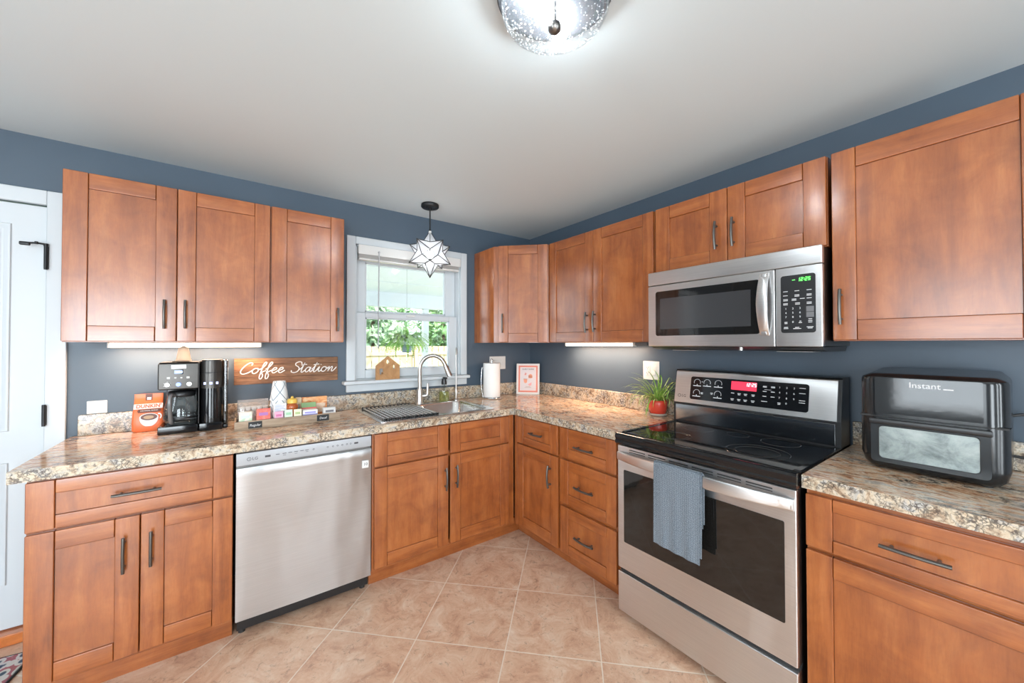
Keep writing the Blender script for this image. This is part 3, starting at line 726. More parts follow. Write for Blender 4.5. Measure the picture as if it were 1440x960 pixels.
b = B(); b.box(0.556, 0.590, FL - 0.0025, FL + 0.002, 0.690, 0.730, 0.001, 0)
add_text(b, '10', 0.022, (0.573, FL - 0.003, 0.7105), (1, 0, 0), (0, 0, 1), 0.0006, 1)
b.build('badge', [WHITEP, INK], c)
b = B(); b.box(0.010, W - 0.010, -0.598, -0.585, 0.028, 0.092, 0.002); b.build('toe_panel', BLACKP, c)
for x in (0.03, W - 0.03):
    b = B(); b.cyl((x, -0.56, 0.0), (x, -0.56, 0.09), 0.014, 12); b.build('foot', BLACKM, c)

# ------------------------------------------------------------------ stove (local x along -Y, local y = world x)
c = thing('stove', 'stainless steel electric stove with black glass cooktop on the right wall', 'stove', (0, -1.5615, 0), R90)
W = 0.764
b = B(); b.box(0.006, W - 0.006, -0.645, -0.035, 0.05, 0.868); b.build('body', BLACKP, c)
# cooktop: glass slab with a rounded black frame
b = B()
prof = [(-0.655, 0.866), (-0.700, 0.866), (-0.706, 0.872), (-0.707, 0.882), (-0.703, 0.888), (-0.7035, 0.892), (-0.707, 0.898), (-0.707, 0.910), (-0.700, 0.919), (-0.688, 0.9215), (-0.680, 0.9185), (-0.655, 0.916)]
b.loft([[(x, y, z) for y, z in prof] for x in (0.0, W)])
b.box(0.0, 0.026, -0.655, -0.035, 0.880, 0.9205, 0.004).box(W - 0.026, W, -0.655, -0.035, 0.880, 0.9205, 0.004).box(0.026, W - 0.026, -0.15, -0.035, 0.880, 0.9205, 0.004)
b.build('cooktop_frame', BLACKG, c, sharp=35)
b = B(); b.box(0.026, W - 0.026, -0.656, -0.150, 0.882, 0.917); ck = b.build('cooktop_glass', COOKTOP, c)
RINGM = simple('burner_print', (0.06, 0.058, 0.056), 0.15)
for (x, y, rs) in ((0.20, -0.52, (0.085, 0.07)), (0.565, -0.50, (0.115, 0.08)), (0.20, -0.27, (0.075,)), (0.57, -0.26, (0.075,)), (0.385, -0.25, (0.05,))):
    for r in rs:
        b = B(); b.tube([(x + r * math.cos(a * pi / 24), y + r * math.sin(a * pi / 24), 0.9169) for a in range(48)], 0.0009, 4, 0, True, (1, 1)); b.build('burner_ring', RINGM, ck)
# backguard
def ramped(z): return -0.172 + (z - 1.028) * (0.032 / 0.186)
b = B(); b.loft([[(x, -0.168, 0.915), (x, -0.168, 1.026), (x, ramped(1.03) + 0.004, 1.03), (x, ramped(1.209) + 0.004, 1.209), (x, -0.13, 1.216), (x, -0.04, 1.216), (x, -0.04, 0.915)] for x in (0.0, W)])
g = b.build('backguard', BLACKP, c, sharp=30)
b = B(); t0, t1 = 1.028, 1.208
b.loft([[(x, ramped(t0), t0), (x, ramped(t0) - 0.003, t0 + 0.003), (x, ramped(t1) - 0.003, t1 - 0.006), (x, ramped(t1) + 0.004, t1 + 0.002), (x, ramped(t1) + 0.03, t1 + 0.0035), (x, ramped(t1) + 0.03, t1 - 0.004), (x, ramped(t0) + 0.004, t0)] for x in (0.006, W - 0.014)])
b.build('steel_fascia', STEEL, g, sharp=35)
b = B(); b.box(0.012, W - 0.02, -0.171, -0.167, 0.925, 1.018, 0.002); b.build('vent_panel', simple('polished_dark_steel', (0.25, 0.26, 0.27), 0.12, 1.0), g)
for x in (0.10, 0.27, 0.45, 0.62):
    b = B(); b.box(x - 0.05, x + 0.06, -0.1735, -0.168, 1.020, 1.026, 0.001); b.build('vent_slot', BLACKM, g)
# control glass on the tilted fascia
sl = Vector((0, 0.032, 0.186)).normalized(); nrm = Vector((0, -0.186, 0.032)).normalized()
P0 = Vector((0, ramped(1.05) - 0.0035, 1.05))
def fp(x, z, t=0): return Vector((x, 0, 0)) + P0 + sl * z + nrm * t
b = B(); pr_ = rrect(0.098, 0.650, 0.004, 0.132, 0.012)
b.prism(pr_, lambda p: fp(p[0], p[1], 0.0), lambda p: fp(p[0], p[1], 0.002)); cg = b.build('control_glass', BLACKG, g)
b = B(); b.prism(rrect(0.316, 0.436, 0.078, 0.122, 0.002), lambda p: fp(p[0], p[1], 0.002), lambda p: fp(p[0], p[1], 0.0026)); b.build('clock_display', REDD, cg)
b = B(); add_seven(b, '12:25', 0.017, fp(0.384, 0.100, 0.0027), (1, 0, 0), sl); b.build('clock_digits', WHITED, cg)
b = B()
def arc(x, z, r):
    b.tube([fp(x + r * math.cos(math.radians(a)), z + r * math.sin(math.radians(a)), 0.0022) for a in range(-20, 201, 20)], 0.0010, 4)
    b.prism(rrect(x - 0.022, x + 0.022, z - 0.021, z - 0.017, 0.001, 1), lambda p: fp(p[0], p[1], 0.002), lambda p: fp(p[0], p[1], 0.0024))
    b.prism(rrect(x - 0.002, x + 0.002, z - 0.016, z - 0.010, 0.001, 1), lambda p: fp(p[0], p[1], 0.002), lambda p: fp(p[0], p[1], 0.0024))
for (x, z) in ((0.135, 0.100), (0.19, 0.102), (0.25, 0.102), (0.135, 0.042), (0.25, 0.044)): arc(x, z, 0.018)
def dash(x, z, w_, h_=0.003): b.prism(rrect(x - w_ / 2, x + w_ / 2, z - h_ / 2, z + h_ / 2, h_ * 0.3, 1), lambda p: fp(p[0], p[1], 0.002), lambda p: fp(p[0], p[1], 0.0024))
for x, z, w_ in ((0.163, 0.105, 0.006), (0.165, 0.045, 0.012), (0.218, 0.048, 0.014), (0.218, 0.042, 0.010), (0.165, 0.039, 0.012)): dash(x, z, w_)
for x in (0.325, 0.357, 0.387, 0.422):
    dash(x, 0.060, 0.016); dash(x, 0.054, 0.012) if x > 0.34 else None; dash(x, 0.030, 0.017)
    dash(x, 0.024, 0.012)
for x in (0.472, 0.507):
    for z in (0.108, 0.104, 0.083, 0.059): dash(x, z, 0.017)
dash(0.472, 0.034, 0.026); dash(0.485, 0.092, 0.03, 0.0012)
for i, ch in enumerate('123456789'):
    add_text(b, ch, 0.012, fp(0.535 + 0.029 * (i % 3), 0.108 - 0.025 * (i // 3), 0.0025), (1, 0, 0), sl)
add_text(b, '0', 0.012, fp(0.564, 0.034, 0.0025), (1, 0, 0), sl); dash(0.535, 0.034, 0.014); dash(0.535, 0.028, 0.012)
for z in (0.112, 0.088, 0.055, 0.045): dash(0.625, z, 0.024, 0.0025)
b.build('control_legend', LEGEND, cg)
b = B(); add_text(b, 'LG', 0.021, fp(0.062, 0.018, 0.0006), (1, 0, 0), sl)
b.tube([fp(0.035 + 0.008 * math.cos(a * pi / 8), 0.018 + 0.008 * math.sin(a * pi / 8), 0.0006) for a in range(16)], 0.0011, 5, 0, True)
b.build('logo', INK, g)
# oven door, window, handle, drawer
b = B(); F0 = -0.693
b.box(0.004, W - 0.004, F0, -0.648, 0.250, 0.860, 0.004); dr = b.build('oven_door', STEELW, c)
for i in range(6):
    x = 0.075 + i * 0.105
    for za, zb in ((0.8435, 0.848), (0.834, 0.837)):
        b = B(); b.box(x, x + 0.088, F0 - 0.0008, F0 + 0.004, za, zb); b.build('vent_slot', BLACKM, dr)
b = B(); b.prism(rrect(0.042, 0.724, 0.386, 0.742, 0.006), lambda p: (p[0], F0 + 0.002, p[1]), lambda p: (p[0], F0 - 0.0012, p[1])); b.build('oven_window', OVGLASS, dr)
def hy(u): return F0 - 0.012 - 0.043 * (1 - abs(u) ** 2.4)
b = B(); rings = []
for k in range(25):
    u = -1 + 2 * k / 24; x = W / 2 + u * 0.372; y = hy(u); hh = 0.020 + 0.004 * (1 - u * u); zc = 0.808 + 0.004 * (1 - u * u)
    rings.append([(x, y + 0.012, zc + hh), (x, y + 0.004, zc + hh), (x, y, zc + hh * 0.7), (x, y, zc - hh * 0.7), (x, y + 0.004, zc - hh), (x, y + 0.012, zc - hh)])
b.loft(rings)
for sx in (0.012, W - 0.037): b.box(sx, sx + 0.025, F0 - 0.014, F0, 0.794, 0.824, 0.003)
b.build('oven_handle', STEEL, dr, sharp=45)
b = B(); b.box(0.004, W - 0.004, F0, -0.648, 0.036, 0.232, 0.004); b.build('warming_drawer', STEELW, c)
b = B(); b.box(0.012, W - 0.004, F0 + 0.014, -0.648, 0.232, 0.250); b.build('drawer_grip', BLACKM, c)
for x, y in ((0.04, -0.62), (W - 0.04, -0.62), (0.04, -0.08), (W - 0.04, -0.08)):
    b = B(); b.cyl((x, y, 0), (x, y, 0.05), 0.016, 12); b.build('foot', BLACKM, c)

# ------------------------------------------------------------------ microwave (local frame like the stove)
c = thing('microwave', 'stainless steel over-the-range microwave with green clock above the stove', 'microwave', (0, -1.5465, 1.347), R90)
W = 0.779; hgt = 0.411; F0 = -0.398
b = B(); b.box(0.004, W - 0.004, -0.372, -0.002, 0.008, hgt - 0.001, 0.003); b.build('body', DARKST, c)
b = B(); b.box(0, W, F0, -0.37, 0.338, hgt, 0.004); b.build('vent_grille', STEEL, c)
b = B(); b.box(0, 0.6155, F0, -0.37, 0.006, 0.336, 0.004); dr = b.build('door', STEEL, c)
b = B(); b.prism(rrect(0.048, 0.558, 0.062, 0.302, 0.012), lambda p: (p[0], F0 + 0.002, p[1]), lambda p: (p[0], F0 - 0.0015, p[1])); wd = b.build('door_window', OVGLASS, dr)
b = B(); SCR = simple('window_screen', (0.045, 0.045, 0.047), 0.12, 0, 0.7)
b.prism(rrect(0.075, 0.522, 0.098, 0.262, 0.004), lambda p: (p[0], F0 - 0.0015, p[1]), lambda p: (p[0], F0 - 0.0019, p[1])); b.build('window_mesh', SCR, wd)
b = B(); rings = []
for k in range(19):
    u = -1 + 2 * k / 18; z = 0.190 + u * 0.135; y = F0 - 0.006 - 0.034 * (1 - u * u); hw = 0.021 - 0.004 * abs(u)
    xc = 0.577
    rings.append([(xc - hw, y + 0.011, z), (xc - hw, y + 0.003, z), (xc - hw * 0.6, y, z), (xc + hw * 0.6, y, z), (xc + hw, y + 0.003, z), (xc + hw, y + 0.011, z)])
b.loft(rings)
for z in (0.057, 0.305): b.box(0.566, 0.588, F0 - 0.014, F0, z, z + 0.018, 0.002)
b.build('door_handle', STEEL, dr, sharp=45)
b = B(); b.box(0.6175, W, F0, -0.37, 0.006, 0.336, 0.004); kp = b.build('control_panel', STEEL, c)
b = B(); b.prism(rrect(0.638, 0.757, 0.064, 0.302, 0.010), lambda p: (p[0], F0 + 0.002, p[1]), lambda p: (p[0], F0 - 0.0015, p[1])); kg = b.build('keypad', BLACKP, kp)
yk = F0 - 0.0021
b = B(); add_seven(b, '12:25', 0.0145, (0.697, yk + 0.0005, 0.2745), (1, 0, 0), (0, 0, 1)); b.box(0.679, 0.689, yk, yk + 0.001, 0.2805, 0.2825)
b.build('clock_digits', GREEND, kg)
b = B()
def dk(x, z, w_, h_=0.0024): b.box(x - w_ / 2, x + w_ / 2, yk, yk + 0.0006, z - h_ / 2, z + h_ / 2)
for z, cols in ((0.236, (0.655, 0.695, 0.736)), (0.219, (0.655, 0.695, 0.736)), (0.214, (0.695, 0.736)), (0.203, (0.655, 0.685, 0.713, 0.736)), (0.198, (0.655, 0.685)), (0.186, (0.655, 0.697, 0.736)), (0.181, (0.655, 0.697, 0.736))):
    for x in cols: dk(x, z, 0.016)
for i, ch in enumerate('123456789'):
    add_text(b, ch, 0.011, (0.656 + 0.0245 * (i % 3), yk + 0.0003, 0.164 - 0.0175 * (i // 3)), (1, 0, 0), (0, 0, 1))
add_text(b, '0', 0.011, (0.6805, yk + 0.0003, 0.1085), (1, 0, 0), (0, 0, 1))
for x, z, w_ in ((0.656, 0.108, 0.010), (0.656, 0.103, 0.010), (0.706, 0.111, 0.006), (0.706, 0.105, 0.011), (0.739, 0.119, 0.012), (0.739, 0.112, 0.013), (0.739, 0.106, 0.013), (0.656, 0.087, 0.014), (0.656, 0.082, 0.016), (0.695, 0.086, 0.014), (0.695, 0.081, 0.027), (0.738, 0.087, 0.022), (0.738, 0.082, 0.016)): dk(x, z, w_)
b.build('key_legend', LEGEND, kg)
b = B(); KEYG = simple('grey_key', (0.16, 0.16, 0.165), 0.35)
b.box(0.726, 0.751, yk, yk + 0.001, 0.149, 0.170, 0.0004).box(0.726, 0.751, yk, yk + 0.001, 0.126, 0.147, 0.0004); b.build('start_keys', KEYG, kg)
b = B(); b.loft([[(x, -0.385, 0.006), (x, -0.36, -0.006), (x, -0.30, -0.014), (x, -0.06, -0.014), (x, -0.04, 0.006)] for x in (0.01, W - 0.006)]); un = b.build('underside', BLACKP, c)
ALU = simple('filter_aluminium', (0.7, 0.7, 0.7), 0.35, 0.9)
for x in (0.11, 0.60):
    b = B(); b.box(x, x + 0.13, -0.34, -0.24, -0.0165, -0.013, 0.001); b.build('grease_filter', ALU, un)
b = B(); b.cyl((0.47, -0.372, -0.012), (0.47, -0.372, 0.006), 0.008, 12); b.build('screw', NICKEL, un)

# ------------------------------------------------------------------ countertop oven / air fryer
c = thing('countertop_oven', 'black countertop air fryer oven with silver-grey door window on right counter', 'countertop oven', (0, -2.4245, K + 0.0006), R90)
W = 0.344; D0, D1 = -0.384, -0.045
def rr3(i, z, r=0.05, fi=0.0): return [(x, y, z) for x, y in rrect(i, W - i, D0 + i + fi, D1 - i, max(r - i * 0.5, 0.01), 6)]
b = B()
rings = [rr3(0.045, 0.002), rr3(0.022, 0.006), rr3(0.008, 0.022), rr3(0.0, 0.055), rr3(0.0, 0.19)]
b.loft(rings); b.build('body', simple('oven_shell', (0.012, 0.013, 0.014), 0.22), c, sharp=40)
b = B()
rings = [rr3(0.0, 0.193), rr3(0.001, 0.322), rr3(0.004, 0.332), [(x, y, 0.340 + 0.05 * (y - D0 - 0.02)) for x, y, z in rr3(0.022, 0.340)], [(x, y, 0.343 + 0.05 * (y - D0 - 0.02)) for x, y, z in rr3(0.045, 0.345, 0.05)]]
b.loft(rings); b.build('head', simple('oven_head', (0.014, 0.015, 0.016), 0.16), c, sharp=25)
b = B(); b.box(0.004, W - 0.004, D0 + 0.004, D1 - 0.004, 0.1885, 0.1945); b.build('seam', BLACKM, c)
b = B(); b.prism(rrect(0.045, 0.292, 0.203, 0.330, 0.004), lambda p: (p[0], D0 + 0.006, p[1]), lambda p: (p[0], D0 - 0.003, p[1])); tp = b.build('touch_panel', simple('touch_glass', (0.03, 0.032, 0.033), 0.06, 0, 0.6), c)
b = B(); add_text(b, 'Instant', 0.027, (0.168, D0 - 0.0034, 0.308), (1, 0, 0), (0, 0, 1)); b.box(0.210, 0.232, D0 - 0.0036, D0 - 0.003, 0.299, 0.302); b.build('logo', LEGEND, tp)
b = B(); b.prism(rrect(0.034, 0.306, 0.030, 0.184, 0.012), lambda p: (p[0], D0 + 0.004, p[1]), lambda p: (p[0], D0 - 0.005, p[1])); dd = b.build('door', simple('oven_door_black', (0.02, 0.023, 0.025), 0.2), c)
b = B(); b.box(0.030, 0.310, D0 - 0.012, D0 - 0.004, 0.164, 0.184, 0.003); b.build('door_grip', BLACKP, dd)
def ovwin():
    m, nt, p = nm('oven_window_reflection'); v = coords(nt, False)  # mottled greys paint the rack and reflections seen in the glass
    n = noise(nt, v, 11, 8, 0.72, 0.4); r = ramp(nt, [(0.32, (0.12, 0.145, 0.145)), (0.5, (0.30, 0.345, 0.335)), (0.7, (0.46, 0.50, 0.48))]); nt.links.new(n.outputs['Fac'], r.inputs[0])
    nt.links.new(r.outputs[0], p.inputs['Base Color']); p.inputs['Roughness'].default_value = 0.3; p.inputs['Metallic'].default_value = 0.35
    p.inputs['Coat Weight'].default_value = 0.3; p.inputs['Coat Roughness'].default_value = 0.08; return m
b = B(); b.prism(rrect(0.056, 0.284, 0.046, 0.158, 0.012), lambda p: (p[0], D0 - 0.004, p[1]), lambda p: (p[0], D0 - 0.0056, p[1])); ow = b.build('door_window', ovwin(), dd)
b = B(); b.tube([(x, D0 - 0.0058, z) for x, z in rrect(0.055, 0.285, 0.045, 0.159, 0.012)], 0.0012, 5, 0, True); b.build('window_gasket', BLACKM, dd)
for x in (0.05, W - 0.05):
    for y in (D0 + 0.05, D1 - 0.05): b = B(); b.cyl((x, y, 0), (x, y, 0.012), 0.014, 12); b.build('rubber_foot', BLACKM, c)
b = B(); b.tube(smooth_path([(W - 0.004, -0.08, 0.20), (W + 0.03, -0.06, 0.205), (W + 0.08, -0.05, 0.18), (W + 0.15, -0.04, 0.17)], 6), 0.005, 8)
b.build('power_cord', BLACKM, c)
b = B(); b.tube(smooth_path([(W - 0.02, -0.06, 0.06), (W + 0.03, -0.055, 0.055), (W + 0.15, -0.05, 0.05)], 5), 0.005, 8)
b.build('power_cord', BLACKM, c)

# ------------------------------------------------------------------ sink
c = thing('sink', 'stainless steel double sink set in the counter below the window', 'sink', (-1.18, -0.34, K))
def bowl(b, x0, x1, y0, y1, z, dep, r=0.06):
    ring = lambda i, zz, rr: [(x, y, zz) for x, y in rrect(x0 + i, x1 - i, y0 + i, y1 - i, rr, 6)]
    b.loft([ring(0, z, r), ring(0.006, z - 0.012, r), ring(0.012, z - dep + 0.03, r), ring(0.03, z - dep + 0.004, r * 0.8), ring(0.10, z - dep, r * 0.5)], 0, False)
    n = len(ring(0.10, z - dep, r * 0.5)); k = len(b.v) - n; b.f.append(list(range(k, k + n))); b.m.append(0)
OX0, OX1, OY0, OY1 = -1.583, -0.787, -0.603, -0.060
L0 = (-1.548, -1.222, -0.568, -0.125); R0 = (-1.182, -0.822, -0.568, -0.125)
b = B(); b.shape(rrect(OX0, OX1, OY0, OY1, 0.035), [rrect(*L0, 0.06, 6), rrect(*R0, 0.06, 6)], lambda x, y, z: (x, y, K + 0.0008 + z), 0.004)
b.build('rim', SINKST, c, True)
b = B(); bowl(b, *L0, K + 0.002, 0.19); b.build('left_bowl', SINKST, c, True, fix=False, wn=False)
b = B(); bowl(b, *R0, K + 0.002, 0.19); b.build('right_bowl', SINKST, c, True, fix=False, wn=False)
for x in (-1.385, -1.002):
    b = B(); b.lathe([(0.001, 0.002), (0.03, 0.002), (0.045, 0.004), (0.046, 0.001), (0.001, 0.0005)], (x, -0.345, K - 0.187), 24); b.build('drain', NICKEL, c, True)
# roll-up rack
c = thing('drying_rack', 'steel roll-up drying rack lying over the left bowl of the sink', 'drying rack', (-1.38, -0.34, K + 0.006))
b = B(); n = 13
for i in range(n):
    x = -1.542 + i * 0.0268; b.cyl((x, -0.585, K + 0.0118), (x, -0.098, K + 0.0118), 0.0062, 10)
b.build('rods', SINKST, c, True)
for y in (-0.585, -0.110):
    b = B()
    for i in range(n):
        x = -1.542 + i * 0.0268; b.box(x - 0.011, x + 0.011, y, y + 0.018, K + 0.0052, K + 0.0195, 0.003)
    b.build('silicone_strip', BLACKP, c, True)

# ------------------------------------------------------------------ faucets
KS = K + 0.0052
c = thing('faucet', 'brushed nickel gooseneck pull-down kitchen faucet behind the sink', 'faucet', (-1.135, -0.092, KS))
fx, fy = -1.135, -0.092; ux, uy = 0.80, -0.60; ln = math.hypot(ux, uy); ux /= ln; uy /= ln
b = B(); b.lathe([(0.03, 0), (0.031, 0.006), (0.026, 0.012), (0.024, 0.05), (0.0225, 0.10), (0.017, 0.115)], (fx, fy, KS), 24); b.build('base', NICKEL, c, True)
b = B(); pts = [(fx, fy, KS + 0.10), (fx, fy, KS + 0.2), (fx, fy, KS + 0.255)]
R = 0.098
for k in range(1, 14):
    a = pi - pi * 0.90 * k / 13; pts.append((fx + ux * (R + R * math.cos(a)), fy + uy * (R + R * math.cos(a)), KS + 0.255 + R * 1.08 * math.sin(a)))
b.tube(pts, 0.0145, 14); b.build('gooseneck', NICKEL, c, True)
e = Vector(pts[-1]); dirn = (Vector(pts[-1]) - Vector(pts[-2])).normalized()
b = B(); b.tube([e, e + dirn * 0.02, e + dirn * 0.06, e + dirn * 0.085], [0.0155, 0.018, 0.020, 0.0215], 16); b.tube([e + dirn * 0.085, e + dirn * 0.089], [0.019, 0.019], 16, 0); b.build('spray_head', NICKEL, c, True)
b = B(); b.cyl((fx, fy, KS + 0.055), (fx + 0.045, fy - 0.018, KS + 0.06), 0.016, 16); b.tube([(fx + 0.045, fy - 0.018, KS + 0.06), (fx + 0.053, fy - 0.02, KS + 0.075), (fx + 0.056, fy - 0.02, KS + 0.15)], [0.013, 0.011, 0.008], 12); b.build('lever', NICKEL, c, True)
c = thing('water_tap', 'slim nickel drinking-water tap right of the gooseneck faucet', 'faucet', (-0.828, -0.092, KS))
x, y = -0.828, -0.088
b = B(); b.lathe([(0.02, 0), (0.02, 0.006), (0.012, 0.012), (0.011, 0.05), (0.0125, 0.07), (0.007, 0.095)], (x, y, KS), 20); b.build('base', NICKEL, c, True)
b = B(); b.tube(smooth_path([(x, y, KS + 0.09), (x, y, KS + 0.25), (x + 0.0, y, KS + 0.37), (x - 0.015, y - 0.03, KS + 0.412), (x - 0.028, y - 0.06, KS + 0.402), (x - 0.033, y - 0.075, KS + 0.365)], 6), 0.0052, 10); b.build('spout', NICKEL, c, True)
b = B(); b.cyl((x, y, KS + 0.052), (x + 0.028, y - 0.008, KS + 0.056), 0.006, 10); b.build('lever', NICKEL, c, True)
# ------------------------------------------------------------------ under-cabinet light bars
def light_bar(label, loc, L, rz, en):
    c = thing('light_bar', label, 'light', loc, rz, 'lit light bars under the wall cabinets')
    b = B(); b.box(-L / 2, L / 2, -0.016, 0.020, -0.006, -0.0005, 0.001).box(-L / 2 - 0.006, -L / 2, -0.02, 0.02, -0.028, -0.0005, 0.002).box(L / 2, L / 2 + 0.006, -0.02, 0.02, -0.028, -0.0005, 0.002); b.build('housing', WHITEP, c)
    b = B(); b.box(-L / 2, L / 2, -0.020, 0.016, -0.027, -0.006, 0.004); b.build('diffuser', LEDW, c)
    l = light('light_bar_glow', 'AREA', (0, 0, -0.030), en, (1.0, 0.68, 0.47), L, 0.03); l.parent = c
light_bar('warm lit light bar under the left wall cabinets, above the coffee maker', (-2.44, -0.088, TB), 0.622, 0, 6.0)
light_bar('warm lit light bar under the cabinet left of the microwave', (-0.095, -0.917, TB), 0.635, R90, 6.5)
b = B(); b.box(-0.045, 0.045, -0.016, 0.016, -0.022, -0.0005, 0.003)
o = b.build('light_switch_box', simple('grey_box', (0.12, 0.12, 0.12), 0.5), loc=(-0.12, -1.315, TB)); o.rotation_euler[2] = R90; tag(o, 'small grey switch box at the end of the right light bar', 'switch box')

# ------------------------------------------------------------------ ceiling lamp
LX, LY = -1.544, -2.031
c = thing('ceiling_lamp', 'round flush ceiling lamp with clear seeded glass bowl and two lit bulbs', 'lamp', (LX, LY, H))
b = B(); b.lathe([(0.001, -0.0005), (0.158, -0.0005), (0.161, -0.010), (0.161, -0.030), (0.155, -0.034), (0.001, -0.034)], (0, 0, 0), 48); b.build('pan', simple('pan_slate', (0.055, 0.060, 0.068), 0.6, 0.1), c)
b = B(); prof = [(0.147, -0.034), (0.1475, -0.062), (0.1465, -0.078), (0.140, -0.090), (0.126, -0.097), (0.10, -0.1005), (0.02, -0.1025)]
b.lathe(prof, (0, 0, 0), 64, 0, False); b.lathe([(r - 0.003, z + (0.003 if r < 0.14 else 0)) for r, z in prof], (0, 0, 0), 64, 0, False)
b.tube([(0.1475 * math.cos(a * pi / 32), 0.1475 * math.sin(a * pi / 32), -0.036) for a in range(64)], 0.0025, 6, 0, True)
b.build('glass_bowl', SEEDED, c, fix=False)
b = B(); b.cyl((0, 0, -0.034), (0, 0, -0.104), 0.0045, 10); b.build('rod', NICKEL, c)
b = B(); b.lathe([(0.001, -0.137), (0.010, -0.135), (0.0175, -0.127), (0.0185, -0.119), (0.016, -0.110), (0.007, -0.1045), (0.001, -0.104)], (0, 0, 0), 20); b.build('finial', DARKST, c)
for ax, ay in ((0.068, 0.052), (-0.062, 0.024)):
    b = B(); b.cyl((ax, ay, -0.034), (ax, ay, -0.046), 0.016, 14); b.build('socket', WHITEP, c)
    b = B(); b.lathe([(0.001, -0.090), (0.012, -0.088), (0.021, -0.078), (0.023, -0.068), (0.018, -0.056), (0.012, -0.046), (0.001, -0.046)], (ax, ay, 0), 18); b.build('bulb', BULB, c)

# ------------------------------------------------------------------ star pendant
PX, PY, PZ = -1.140, -0.285, 2.004
c = thing('star_pendant', 'star-shaped glass pendant lamp on a black rod in front of the window', 'lamp', (PX, PY, H))
b = B(); b.lathe([(0.001, -0.0005), (0.060, -0.0005), (0.062, -0.006), (0.062, -0.020), (0.056, -0.026), (0.001, -0.026)], (0, 0, 0), 32)
for s_ in (-0.03, 0.03): b.sphere((s_, -0.0, -0.027), 0.004, 8, 6)
b.build('canopy', BLKMET, c)
phi = (1 + 5 ** 0.5) / 2
iv = []
for s1 in (-1, 1):
    for s2_ in (-1, 1):
        iv += [Vector((0, s1, s2_ * phi)), Vector((s1, s2_ * phi, 0)), Vector((s2_ * phi, 0, s1))]
dv = [Vector((a, b_, c_)) for a in (-1, 1) for b_ in (-1, 1) for c_ in (-1, 1)]
for s1 in (-1, 1):
    for s2_ in (-1, 1):
        dv += [Vector((0, s1 * phi, s2_ / phi)), Vector((s1 / phi, 0, s2_ * phi)), Vector((s1 * phi, s2_ / phi, 0))]
dv = [v / phi for v in dv]
RS = 0.165; scl = RS / iv[0].length
qa = Vector((0, 1, phi)).normalized().rotation_difference(Vector((0, 0, 1)))
qm = qa.to_matrix()
low = min((qm @ v for v in iv), key=lambda q: abs(q.z + 0.85))          # one of the lower ring of points
qr = Matrix.Rotation(math.radians(-113.8) - math.atan2(low.y, low.x), 3, 'Z') @ qm
iv = [qr @ (v * scl) for v in iv]; dv = [qr @ (v * scl) for v in dv]
oz = Vector((0, 0, PZ - H))
bg_, bf = B(), B()
for v in iv:
    near = sorted(dv, key=lambda d_: (d_ - v).length)[:5]
    n_ = v.normalized(); u_ = n_.orthogonal().normalized(); w_ = n_.cross(u_)
    near.sort(key=lambda d_: math.atan2(d_.dot(w_), d_.dot(u_)))
    bg_.add([oz + v] + [oz + d_ for d_ in near], [(0, 1 + i, 1 + (i + 1) % 5) for i in range(5)])
    for d_ in near: bf.tube([oz + v, oz + d_], 0.0030, 5)
    bf.sphere(oz + v, 0.0042, 8, 6)
bf.cyl(oz + Vector((0, 0, RS - 0.03)), oz + Vector((0, 0, RS + 0.01)), 0.008, 10)
bg_.build('star_shade', STARG, c, fix=True, wn=False, sharp=10); bf.build('star_frame', BLACKM, c)
b = B(); b.cyl((0, 0, -0.026), (0, 0, PZ - H + RS + 0.005), 0.0048, 10); b.cyl((0, 0, -0.026), (0, 0, -0.04), 0.009, 12); b.build('rod', BLKMET, c)
b = B(); b.cyl(oz + Vector((0, 0, 0.02)), oz + Vector((0, 0, RS)), 0.010, 10); b.build('socket', WHITEP, c)
b = B(); b.sphere(oz + Vector((0, 0, -0.004)), 0.026, 16, 10); b.build('bulb', emis('star_bulb', (0.96, 0.98, 1.0), 48.0), c)

# ------------------------------------------------------------------ window blind
c = thing('window_blind', 'raised white blind with a hanging wand at the top of the window', 'blind', (-1.16, 0.005, 2.057))
b = B(); b.box(WX0 + 0.014, WX1 - 0.014, -0.030, 0.018, 2.010, 2.0565, 0.003); b.box(WX0 + 0.013, WX1 - 0.013, -0.040, -0.031, 1.998, 2.066, 0.003); b.build('valance', WHITEP, c, True)
for k in range(6):
    b = B(); z = 1.978 + k * 0.0055; b.box(WX0 + 0.02, WX1 - 0.02, -0.026, 0.018, z, z + 0.0032, 0.001); b.build('slat', WHITEP, c, True)
b = B(); b.box(WX0 + 0.02, WX1 - 0.02, -0.026, 0.018, 1.962, 1.976, 0.003); b.build('bottom_rail', WHITEP, c, True)
b = B(); b.cyl((-1.423, -0.045, 2.02), (-1.428, -0.045, 1.335), 0.0042, 8); b.sphere((-1.423, -0.043, 2.024), 0.008, 8, 6); b.build('wand', simple('clear_grey_wand', (0.45, 0.46, 0.48), 0.2), c, True)

